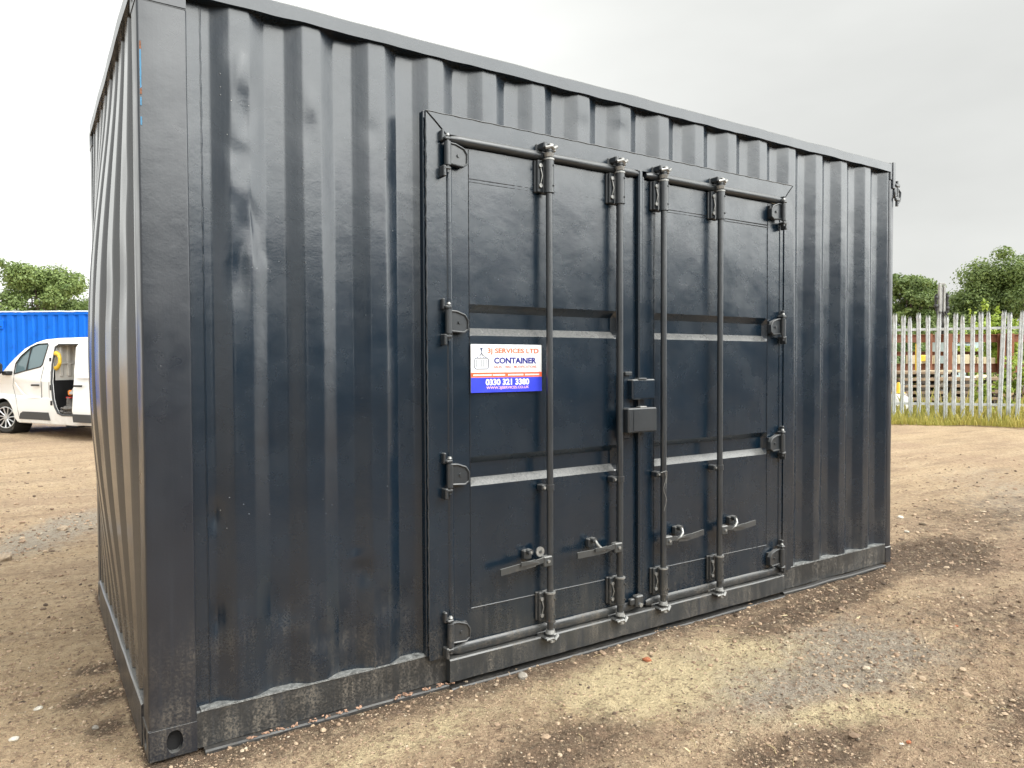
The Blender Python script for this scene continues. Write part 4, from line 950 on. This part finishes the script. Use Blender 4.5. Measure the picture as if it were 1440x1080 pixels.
t = MB(); t.box(.45, 1.5, .2, WV-.2, .5, 1.0); 
for yv in (.25, 1.15): t.bbox(1.15, 1.35, yv, yv+.5, .9, 1.72, .05)
t.build('seat', M['black'], van)
hp = [(2.02, 1.42), (2.10, 1.45), (2.16, 1.53), (2.17, 1.62), (2.13, 1.70), (2.03, 1.73)]
t = MB(); t.tube([(x-.17, .10, z) for x, z in hp], [.05, .04, .035, .035, .04, .05], 8); hg = t.build('grab_hose', M['yellow'])
hg.location = van.location; hg.rotation_euler = van.rotation_euler; tag(hg, 'curved yellow hose hanging inside the open van door', 'hose')
def van_thing(name, mbv, mats, label, cat, smooth=40):
    o = mbv.build(name, mats, None, smooth); o.location = van.location; o.rotation_euler = van.rotation_euler; tag(o, label, cat); return o
t = MB()
for i in range(26):
    x, y, z = random.uniform(2.0, 2.38), random.uniform(.08, .26), .50+random.uniform(0, .12); r = random.uniform(.03, .08); t.add([(x+p[0]*r*1.4, y+p[1]*r, z+p[2]*r*.7) for p in v_*(1+RNG.uniform(-.25, .25, (12, 1)))], [tuple(q_) for q_ in f_])
for i in range(8): z = .58+.03*i; t.add([(2.22+p[0]*(.11-.009*i), .16+p[1]*.07, z+p[2]*.05) for p in v_], [tuple(q_) for q_ in f_])
van_thing('tool_bag', t, simple('grey_canvas', (.16, .15, .14), .9), 'grey canvas bag slumped on the van floor', 'bag')
t = MB(); t.bbox(2.20, 2.29, .12, .20, .86, .97, .02, 0); t.bbox(2.26, 2.40, .12, .18, .88, .94, .01, 1); t.cyl((2.3, .15, .90), (2.4, .15, 1.0), .03, n=8, mi=1); t.bbox(2.14, 2.3, .12, .18, .80, .83, .005, 2)
van_thing('power_tool', t, [simple('orange_plastic', (.8, .25, .03), .5), simple('light_grey_plastic', (.5, .5, .5), .5), simple('red_plastic', (.5, .03, .03), .5)], 'orange and grey power tool on top of the bag in the van', 'tool')
def wheel(u, yc, steer, side):
    """tyre > rim, spokes"""
    rt = Matrix.Translation((u, yc, .345)) @ Matrix.Rotation(steer, 4, 'Z')
    prf = [(.235, -.10), (.31, -.108), (.335, -.09), (.345, -.05), (.345, .05), (.335, .09), (.31, .108), (.235, .10)]; n = 36; vs = []
    for i in range(n):
        a = 2*math.pi*i/n
        for r, y in prf: vs.append(rt @ Vector((r*math.cos(a), y, r*math.sin(a))))
    k = len(prf); t = MB(); t.add(vs, [(i*k+j, i*k+j+1, ((i+1) % n)*k+j+1, ((i+1) % n)*k+j) for i in range(n) for j in range(k-1)])
    for yy in (-.045, -.015, .015, .045):
        t.tube([rt @ Vector((.3455*math.cos(2*math.pi*i/n), yy, .3455*math.sin(2*math.pi*i/n))) for i in range(n+1)], .003, 4, 1)
    ty = t.build('tyre', [M['rubber'], M['black']], van, 40)
    t = MB(); s_ = -1 if side == 0 else 1
    t.cyl(rt @ Vector((0, -.06*s_*-1 if False else s_*.02, 0)), rt @ Vector((0, s_*.03, 0)), .235, n=30, mi=1)
    ring = [rt @ Vector((.228*math.cos(2*math.pi*i/30), s_*.10, .228*math.sin(2*math.pi*i/30))) for i in range(31)]; t.tube(ring, .012, 6)
    for i in range(11):
        a = 2*math.pi*i/11; p = rt @ Vector((.05*math.cos(a), s_*.085, .05*math.sin(a))); q_ = rt @ Vector((.222*math.cos(a+.1), s_*.098, .222*math.sin(a+.1))); t.tube([p, (p+q_)/2, q_], [.016, .013, .018], 5)
    t.cyl(rt @ Vector((0, s_*.07, 0)), rt @ Vector((0, s_*.105, 0)), .055, .045, n=14)
    t.build('rim', [M['alloy'], M['black']], ty, 40)
wheel(0, .13, R(20), 0); wheel(3.62, .13, 0, 0); wheel(0, WV-.13, R(20), 1); wheel(3.62, WV-.13, 0, 1)
for uc in (0, 3.62):
    t = MB(); t.cyl((uc, .04, .36), (uc, .40, .36), .405, n=24, caps=False); t.cyl((uc, .40, .36), (uc, .41, .36), .405, n=24); t.build('wheel_arch', M['black'], van, fix=False)
    t = MB(); t.cyl((uc, WV-.40, .36), (uc, WV-.04, .36), .405, n=24, caps=False); t.cyl((uc, WV-.41, .36), (uc, WV-.40, .36), .405, n=24); t.build('wheel_arch', M['black'], van, fix=False)
for yv in (.18, WV-.42):
    t = MB(); t.bbox(-.93, -.78, yv, yv+.26, .80, 1.0, .04); t.build('headlight', simple('lamp_lens', (.5, .52, .55), .1), van, 40)
t = MB(); t.bbox(-1.06, -.95, .45, WV-.45, .36, .78, .03); t.build('grille', M['black'], van, 40)

# ------------------------------------------------------------ trees
def leaf_mat(name, a, b_, tr=.25):
    m_, nt, N, L, b = nodes(name); at1 = N.new('ShaderNodeAttribute'); at1.attribute_name = 'tone'; s3 = N.new('ShaderNodeSeparateColor'); L.new(at1.outputs['Color'], s3.inputs[0])
    L.new(mix_n(N, L, s3.outputs[0], a, b_), b.inputs['Base Color']); b.inputs['Roughness'].default_value = .6
    tl = N.new('ShaderNodeBsdfTranslucent'); L.new(mix_n(N, L, s3.outputs[0], [x*1.2 for x in a], [x*1.3 for x in b_]), tl.inputs['Color'])
    ms = N.new('ShaderNodeMixShader'); ms.inputs[0].default_value = tr; L.new(b.outputs[0], ms.inputs[1]); L.new(tl.outputs[0], ms.inputs[2]); L.new(ms.outputs[0], N['Material Output'].inputs[0]); return m_
M['leaf'] = leaf_mat('oak_leaves', (.08, .13, .035), (.22, .29, .09)); M['leaf2'] = leaf_mat('bush_leaves', (.17, .26, .03), (.38, .46, .07)); M['leaf3'] = leaf_mat('dark_leaves', (.035, .065, .018), (.08, .13, .035)); M['bark'] = simple('bark', (.10, .08, .06), .9, 0, .3, 5, .5)
def leaves(parent, name, clumps, n, size, mat):
    """leaf quads filling a list of clump ellipsoids (x, y, z, rx, ry, rz)"""
    cl = np.array(clumps); wgt = cl[:, 3]*cl[:, 4]; wgt = wgt/wgt.sum(); k = RNG.choice(len(cl), n, p=wgt)
    d = RNG.normal(size=(n, 3)); d /= np.linalg.norm(d, axis=1, keepdims=True); rad = RNG.uniform(.0, 1, (n, 1))**.5*(1+RNG.normal(size=(n, 1))*.08)
    c = cl[k, :3]+d*rad*cl[k, 3:6]
    nrm = d+RNG.normal(size=(n, 3))*.7+np.array([0, 0, .5]); nrm /= np.linalg.norm(nrm, axis=1, keepdims=True)
    a = np.cross(nrm, RNG.normal(size=(n, 3))); a /= np.linalg.norm(a, axis=1, keepdims=True); b_ = np.cross(nrm, a)
    s_ = size*RNG.uniform(.6, 1.4, (n, 1)); q_ = np.stack([c-a*s_, c+b_*s_*.6, c+a*s_, c-b_*s_*.6], 1).reshape(-1, 3)
    o = np_mesh(name, q_, np.arange(4*n).reshape(-1, 4), mat, False); o.parent = parent
    tcl = RNG.uniform(0, 1, len(cl))[k]; tn = np.clip(.5*tcl+.5*RNG.uniform(0, 1, n), 0, 1)
    ca_ = o.data.color_attributes.new('tone', 'FLOAT_COLOR', 'POINT'); ca_.data.foreach_set('color', np.repeat(np.stack([tn, tn, tn, tn*0+1], 1), 4, 0).astype(np.float32).ravel()); return o
def tree(loc, H, W, n, label, seed, mat='leaf', group=None, size=.16, trunk=True, base=.12, name='broadleaf_tree'):
    random.seed(seed); root = empty(name, loc); tag(root, label, 'tree', group)
    cl = []; limbs = []
    for i in range(60):
        a = random.uniform(0, 6.28); h = random.random()**.8; rr = W/2*(.30+.62*math.sqrt(max(0, 1-(h*1.04-.38)**2/.62)))*random.uniform(.35, 1.0)
        z = H*(base+.06+(1-base-.13)*h); r = W*random.uniform(.08, .16); x, y = rr*math.cos(a)*(1-.15*h), rr*math.sin(a)*(1-.15*h)
        cl.append((x, y, min(z, H-r*.7), r, r, r*random.uniform(.6, .85))); limbs.append((x, y, z))
    for i in range(60):
        b0 = random.choice(cl[:60]); r = b0[3]*random.uniform(.3, .5); a = random.uniform(0, 6.28); e_ = random.uniform(-.2, 1)
        cl.append((b0[0]+b0[3]*1.1*math.cos(a), b0[1]+b0[3]*1.1*math.sin(a), b0[2]+b0[3]*.8*e_, r, r, r*.7))
    leaves(root, 'crown', cl, n, size, M[mat])
    t = MB(); hb = H*base
    t.tube([(0, 0, -.1), (.05*W*.2, 0, hb*.6), (0, .03*W, hb*1.2), (.02*W, 0, H*.55), (0, 0, H*.8)], [W*.045, W*.036, W*.03, W*.018, W*.006], 10)
    for x, y, z in random.sample(limbs, 16): s_ = random.uniform(.5, .9); t.tube([(0, 0, hb*1.1+random.random()*H*.2), (x*.45, y*.45, z*.72), (x*s_*1.05, y*s_*1.05, z)], [W*.014, W*.009, W*.003], 6)
    t.build('trunk', M['bark'], root, 50); return root
def at_ground(px, depth): p = at(px, 512, depth); return (p.x, p.y, 0)
tree(at_ground(52, 60), 9.6, 9.6, 42000, 'round crowned green tree rising behind the blue container', 3, size=.115)
tree(at_ground(150, 66), 7.9, 8.0, 16000, 'lower tree at the right end behind the blue container', 4, size=.115)
tree(at_ground(-60, 64), 8.0, 9.0, 18000, 'spreading tree behind the left end of the blue container', 5, size=.115)
tree(at_ground(1280, 60), 8.6, 6.4, 30000, 'small green tree between the container corner and the crane mast', 6, size=.115)
tree(at_ground(1438, 62), 10.1, 14.0, 90000, 'big dense green tree at the right behind the steel fence', 7, size=.115)
tree(at_ground(1560, 64), 10.5, 11, 20000, 'green tree beyond the right edge of the yard', 8, size=.115)
tree(at_ground(1376, 61), 7.6, 8, 30000, 'low tree on the left side of the big tree', 9, size=.115)
def bush(px, depth, H, W, n, label, seed, mat='leaf2', size=.07, base=0.05):
    random.seed(seed); root = empty('bush', at_ground(px, depth)); tag(root, label, 'bush'); cl = []
    for i in range(16):
        a = random.uniform(0, 6.28); rr = W/2*random.uniform(0, .75); h = random.random(); r = W*random.uniform(.12, .22)
        cl.append((rr*math.cos(a), rr*math.sin(a), max(r*.7, H*(base+.85*h*(1-.4*rr/W))), r, r, r*.8))
    for i in range(14): a = random.uniform(0, 6.28); rr = W*.35*random.random(); cl.append((rr*math.cos(a), rr*math.sin(a), H*random.uniform(.8, 1.05), .05, .05, .22))
    leaves(root, 'foliage', cl, n, size, M[mat])
    t = MB(); [t.tube([(0, 0, 0), (c[0]*.5, c[1]*.5, c[2]*.6), (c[0], c[1], c[2])], [.03, .02, .006], 5) for c in cl[:8]]; t.build('stems', M['bark'], root); return root
bush(1398, 25, 3.3, 2.2, 6000, 'yellow-green bush showing over the fence in front of the big tree', 11)
bush(1365, 27, 2.7, 1.5, 2600, 'small yellow-green bush left of the bigger one behind the fence', 12)
bush(1425, 19.6, 1.5, 1.0, 2200, 'leafy yellow weeds growing against the back of the fence', 13, size=.05)
bush(1385, 19.4, .9, .8, 1400, 'low yellowish weeds by the fence foot near the red post', 14, size=.04)
bush(1440, 36, 3.4, 5, 5000, 'dark hedge bush under the big tree', 15, 'leaf', .1)
bush(1350, 38, 3.2, 6, 6000, 'dark green bush behind the steel frame, middle one', 16, 'leaf', .1)
bush(1270, 36, 3.4, 5, 5000, 'dark green bush behind the steel frame next to the container corner', 17, 'leaf', .1)
bush(1210, 38, 3.3, 5, 3000, 'dark green bush hidden behind the container corner', 18, 'leaf', .1)
bush(1540, 36, 3.3, 5, 3000, 'dark green bush past the right edge of the fence', 19, 'leaf', .1)

# ------------------------------------------------------------ palisade fence
M['galv'] = simple('galvanised_steel', (.52, .55, .56), .5, .1, .16, 9, .1, dirt=((.34, .36, .36), .6))
fA, fB = at(1265, 585, 18.3), at(1437, 588, 17.3); fd = (Vector((fB.x, fB.y, 0))-Vector((fA.x, fA.y, 0))).normalized(); FS = .1855
f0 = Vector((fA.x, fA.y, 0))-fd*3.1
fence = empty('palisade_fence', f0, math.atan2(fd.y, fd.x)); tag(fence, 'grey galvanised palisade fence with pointed pales along the grass strip', 'fence')
random.seed(5); npale = 66
for i in range(npale):
    x = i*FS+random.uniform(-.008, .008); h = 2.66+random.uniform(-.05, .05); bend = random.choice((0, 0, 0, .02, -.02, .06)); w_ = .047; lean = random.uniform(-.014, .014)*random.choice((1, 1, 2))
    t = MB()
    def pale(x, y, z): return (x+lean*z, y-bend*max(0, z-h+.22)*2, z)
    # W section face with a three pointed head
    ring = [(-w_, .010), (-w_*.62, -.012), (-w_*.3, -.012), (0, .002), (w_*.3, -.012), (w_*.62, -.012), (w_, .010)]
    zt = [h-.14, h-.02, h-.10, h, h-.10, h-.02, h-.14]
    vs = [pale(x+a, b_, .05) for a, b_ in ring]+[pale(x+a, b_, h-.25) for a, b_ in ring]+[pale(x+a*(.9 if abs(a) > .02 else 1)+(.012*(1 if a > 0 else -1) if abs(a) > .02 and i % 3 else 0), b_-(.02 if z1 < h-.05 else 0), z1) for (a, b_), z1 in zip(ring, zt)]
    fs = [(r_*7+j, r_*7+j+1, (r_+1)*7+j+1, (r_+1)*7+j) for r_ in range(2) for j in range(6)]
    t.add(vs, fs); t.add([(a, b_+.003, c_) for a, b_, c_ in vs], [f_1[::-1] for f_1 in fs])
    t.build('pale', M['galv'], fence, fix=False)
for z in (.45, 2.27):
    t = MB(); t.box(-.1, npale*FS, .012, .062, z-.03, z+.03); t.build('fence_rail', M['galv'], fence)
for i in range(5):
    t = MB(); x = round((1.2+i*2.75)/FS)*FS-.03; t.box(x, x+.06, .065, .12, 0, 2.2); t.build('fence_post', M['galv'], fence)

# grass strip (stuff)
m_ = leaf_mat('grass_blades', (.24, .27, .04), (.62, .52, .17), .3); M['grass'] = m_
nb = 26000; s1 = RNG.uniform(-1.5, 12.5, nb); s2 = np.abs(RNG.normal(size=nb))*.0+RNG.uniform(-1.0, .9, nb)
edge = .16*np.sin(s1*1.7)+.12*np.sin(s1*4.3+1); okm = s2 > (-.88+edge); s1, s2 = s1[okm], s2[okm]; nb = len(s1)
nd = Vector((-fd.y, fd.x, 0))
if nd.dot(FV) < 0: nd = -nd
bx = f0.x+fd.x*s1+nd.x*s2; by = f0.y+fd.y*s1+nd.y*s2; hb = np.clip(RNG.lognormal(-1.92, .5, nb)*(.75+.9*np.clip(s2+.45, 0, 1)), .04, .85)*(.6+.8*fbm(s1*1.3, s2*2, 3, 60)); wb_ = .010
an = RNG.uniform(0, 6.28, nb); lx, ly = np.cos(an), np.sin(an); ln_ = RNG.uniform(.05, .45, nb)*hb
P0 = np.stack([bx-ly*wb_, by+lx*wb_, 0*bx-.01], 1); P1 = np.stack([bx+ly*wb_, by-lx*wb_, 0*bx-.01], 1); P2 = np.stack([bx+lx*ln_*.4+ly*wb_*.6, by+ly*ln_*.4-lx*wb_*.6, hb*.6], 1); P3 = np.stack([bx+lx*ln_, by+ly*ln_, hb], 1)
gq = np.stack([P0, P1, P2, P3], 1).reshape(-1, 3); o = np_mesh('verge_grass', gq, np.arange(4*nb).reshape(-1, 4), M['grass'], False)
tn = np.clip(.55*fbm(s1*2, s2*3, 3, 61)+.5*RNG.uniform(0, 1, nb), 0, 1); ca_ = o.data.color_attributes.new('tone', 'FLOAT_COLOR', 'POINT'); ca_.data.foreach_set('color', np.repeat(np.stack([tn, tn, tn, tn*0+1], 1), 4, 0).astype(np.float32).ravel())
tag(o, 'yellowing long grass along the foot of the palisade fence', 'grass', kind='stuff')

# ------------------------------------------------------------ yard clutter beyond the fence
M['redsteel'] = simple('red_oxide_steel', (.20, .075, .035), .7, 0, .25, 3, .1, dirt=((.12, .05, .03), .6)); M['cream'] = simple('cream_blocks', (.58, .50, .33), .8, 0, .1, 3); M['timber'] = simple('weathered_timber', (.24, .18, .12), .85, 0, .4, 3, .2); M['darktim'] = simple('dark_timber', (.06, .05, .04), .9); M['white'] = simple('white_sheet', (.55, .54, .50), .6, 0, .08, 4); M['pvblue'] = simple('pale_blue_sheet', (.40, .52, .54), .4, 0, .1, 4)
def local(px, depth): return empty, at_ground(px, depth)
def Z(py, depth, px=1350): return (at(px, py, depth)).z
DF = 24.0; sc24 = DF/FPX
fr_ = empty('steel_frame', at_ground(1262, DF), -YAW); tag(fr_, 'red-brown steel rack of posts and long beams behind the fence', 'steel rack')
UX = lambda px: (px-1262)*sc24
def beam(u0, u1, y0_, z0_, z1_, nm='beam', d_=.15):
    t = MB(); f_w = .02
    t.box(u0, u1, y0_, y0_+d_, z1_-f_w, z1_); t.box(u0, u1, y0_, y0_+d_, z0_, z0_+f_w); t.box(u0, u1, y0_+d_*.4, y0_+d_*.6, z0_+f_w, z1_-f_w); t.build(nm, M['redsteel'], fr_)
def upost(px0, px1, z1_, y0_=0.):
    t = MB(); a, b_ = UX(px0), UX(px1); t.box(a, b_, y0_, y0_+.03, 0, z1_); t.box(a, b_, y0_+.14, y0_+.17, 0, z1_); t.box((a+b_)/2-.02, (a+b_)/2+.02, y0_+.03, y0_+.14, 0, z1_); t.build('post', M['redsteel'], fr_)
beam(UX(1225), UX(1480), .2, Z(481, DF), Z(470, DF)); beam(UX(1225), UX(1480), .2, Z(524, DF), Z(511, DF)); beam(UX(1225), UX(1480), 2.0, Z(500, DF+1.5), Z(494, DF+1.5))
for a, b_ in ((1332, 1339), (1407, 1414), (1419, 1426), (1240, 1246), (1308, 1311)): upost(a, b_, Z(470, DF)+.02)
# cream pallets of blocks on the lower beams
random.seed(9)
for i, (a, b_, y0_, y1_, lab) in enumerate(((1286, 1303, 499, 512, 'cream block pack nearest the container on the steel rack'), (1311, 1326, 500, 512, 'short cream block pack left of the tall red post'), (1343, 1378, 499, 512, 'long cream block pack right of the tall red post'), (1380, 1406, 502, 512, 'cream block pack against the right pair of posts'))):
    e_ = empty('block_pack', at_ground(a, DF-.02), -YAW); tag(e_, lab, 'block pack', 'cream block packs on the rack'); w_ = (b_-a)*sc24; z0_, z1_ = Z(y1_, DF), Z(y0_, DF); nbk = max(2, int(w_/.2))
    for j in range(nbk):
        t = MB(); t.bbox(j*w_/nbk+.004, (j+1)*w_/nbk-.004, .22, .55, z0_+.003, z1_+random.uniform(-.03, .02), .01); t.build('block', M['cream'], e_)
# timber stacks on bearers
def timber_stack(px0, px1, depth, z0_, rows, label, cols_=4, mat='timber', hh=.10):
    e_ = empty('timber_stack', at_ground(px0, depth), -YAW+random.uniform(-.08, .08)); tag(e_, label, 'timber stack'); w_ = (px1-px0)*depth/FPX; z = z0_
    for r_ in range(rows):
        for xb in (w_*.12, w_*.5, w_*.85):
            t = MB(); t.box(xb-.05, xb+.05, 0, 1.0, z, z+.09); t.build('bearer', M['darktim'], e_)
        z += .09
        for c_ in range(cols_):
            t = MB(); dx = random.uniform(-.12, .12); t.bbox(dx, w_+dx+random.uniform(-.1, .1), c_*.26, c_*.26+.22, z, z+hh*random.uniform(.7, 1.1), .01); t.build('timber', M[mat], e_)
        z += hh*1.12
timber_stack(1268, 1330, 22.5, .0, 6, 'weathered timber stack behind the fence near the container corner')
timber_stack(1333, 1388, 22.5, .0, 5, 'weathered timber stack behind the middle of the fence')
timber_stack(1392, 1460, 22.8, .0, 5, 'low timber stack behind the right part of the fence')
timber_stack(1296, 1352, 23.8, 1.05, 1, 'pale planks lying across the timber stacks', 3, 'cream', .07)
# white sacks
def sack(px, py, depth, r, label, mat='white', flat=.7, cat='bulk bag', nm='bulk_bag'):
    p = at(px, py, depth); o = rock(nm, p.x, p.y, r, M[mat], label, cat, flat, int(px), p.z-r*flat*.9); return o
sack(1272, 541, 23, .30, 'grey white bulk bag near the yellow cone', 'white'); sack(1319, 536, 22.9, .24, 'white bag on the timber left of the red post'); sack(1345, 535, 22.9, .2, 'small white bag just right of the red post'); sack(1364, 533, 22.9, .26, 'white bag in the middle of the timber'); sack(1377, 530, 23.4, .25, 'cream bag on the timber end', 'cream'); sack(1412, 545, 23, .3, 'cream bag behind the weeds', 'cream'); sack(1262, 562, 20, .36, 'white slab standing at the fence foot by the container', 'white', .9, 'slab', 'slab')
sack(1434, 540, 23, .36, 'grey heap of rubble at the right end', 'r_grey', .6, 'heap', 'rubble_heap')
# pale cabin with louvres
cb = empty('site_cabin', at_ground(1343, 30), -YAW); tag(cb, 'pale blue site cabin with louvred window seen over the cream blocks', 'cabin'); s30 = 30/FPX
t = MB(); t.bbox(0, 34*s30, 0, 2, .6, Z(477, 30), .04); t.build('cabin_wall', M['pvblue'], cb)
for i in range(5): t = MB(); t.box(3*s30, 26*s30, -.03, .0, Z(503-i*5, 30), Z(501-i*5, 30)); t.build('louvre', M['trim'], cb)
t = MB(); t.box(-.1, 35*s30, -.1, 2.1, Z(477, 30)+.002, Z(472, 30)); t.build('cabin_roof', M['trim'], cb)
# yellow post, cone
e_ = empty('marker_post', at_ground(1289, 23.6), -YAW); tag(e_, 'thin yellow post standing before the steel rack', 'post'); t = MB(); t.cyl((0, 0, 0), (0, 0, Z(483, 23.6)), .045, n=10); t.build('pole', M['yellow'], e_); t = MB(); t.bbox(.02, .32, -.05, .05, Z(508, 23.6), Z(499, 23.6), .02); t.build('arm', M['yellow'], e_)
e_ = empty('traffic_cone', at_ground(1263.5, 21)); tag(e_, 'yellow cone just past the far container corner', 'cone'); t = MB(); zc_ = Z(553, 21); t.cyl((0, 0, zc_+.03), (0, 0, Z(537, 21)), .10, .03, 14); t.build('cone_body', M['yellow'], e_); t = MB(); t.bbox(-.14, .14, -.14, .14, zc_, zc_+.03, .01); t.build('base', M['yellow'], e_)
t = MB(); t.bbox(-.18, .18, -.18, .18, 0, zc_-.002, .02); tag(t.build('concrete_block', M['r_grey']), 'grey concrete block under the yellow cone', 'block'); bpy.data.objects['concrete_block'].location = at_ground(1263.5, 21)
# crane mast
DM = 34; sm = DM/FPX; cmr = empty('crane_mast', at_ground(1325, DM), -YAW); tag(cmr, 'folded grey lorry crane mast with hydraulic hoses rising above the fence', 'crane')
ZM = lambda py: Z(py, DM, 1325); UM = lambda px: (px-1325)*sm
M['mast'] = simple('mast_grey', (.27, .27, .26), .5, .3, .3, 3, .1)
t = MB(); t.bbox(UM(1320), UM(1323.5), 0, .14, .8, ZM(400), .01); t.bbox(UM(1326), UM(1329), 0, .14, .8, ZM(402), .01); t.bbox(UM(1320.4), UM(1329), .02, .12, ZM(401), ZM(397.5), .02); t.box(UM(1319.5), UM(1329), .03, .11, ZM(441), ZM(438)); t.build('boom', M['mast'], cmr)
t = MB(); t.cyl((UM(1324.8), .1, 1.0), (UM(1324.8), .1, ZM(404)), .045, n=10); t.build('hydraulic_cylinder', M['alloy'], cmr)
t = MB()
for px_, a_, b_ in ((1316.5, 414, 437), (1332, 413, 440)):
    for k_ in range(3): t.tube([(UM(px_)+random.uniform(-.05, .05), .05, ZM(a_+(b_-a_)*i/6)+random.uniform(-.03, .03)) for i in range(7)], .045, 6)
    t.bbox(UM(px_)-.09, UM(px_)+.09, 0, .12, ZM(b_-4), ZM(b_-9), .02); t.bbox(UM(px_)-.07, UM(px_)+.08, 0, .12, ZM(a_+7), ZM(a_+2), .02)
for k_ in range(4): t.tube([(UM(1316+4*k_), -.03, ZM(438)), (UM(1318+3.5*k_)+random.uniform(-.1, .1), -.05, ZM(448)), (UM(1317+4*k_), -.03, ZM(464)), (UM(1321+3*k_), 0, ZM(480))], .035, 6)
t.build('hose', M['black'], cmr, 60)
t = MB(); t.bbox(-.6, .9, -.4, .8, 0, 1.6, .05); t.build('crane_base', M['mast'], cmr)
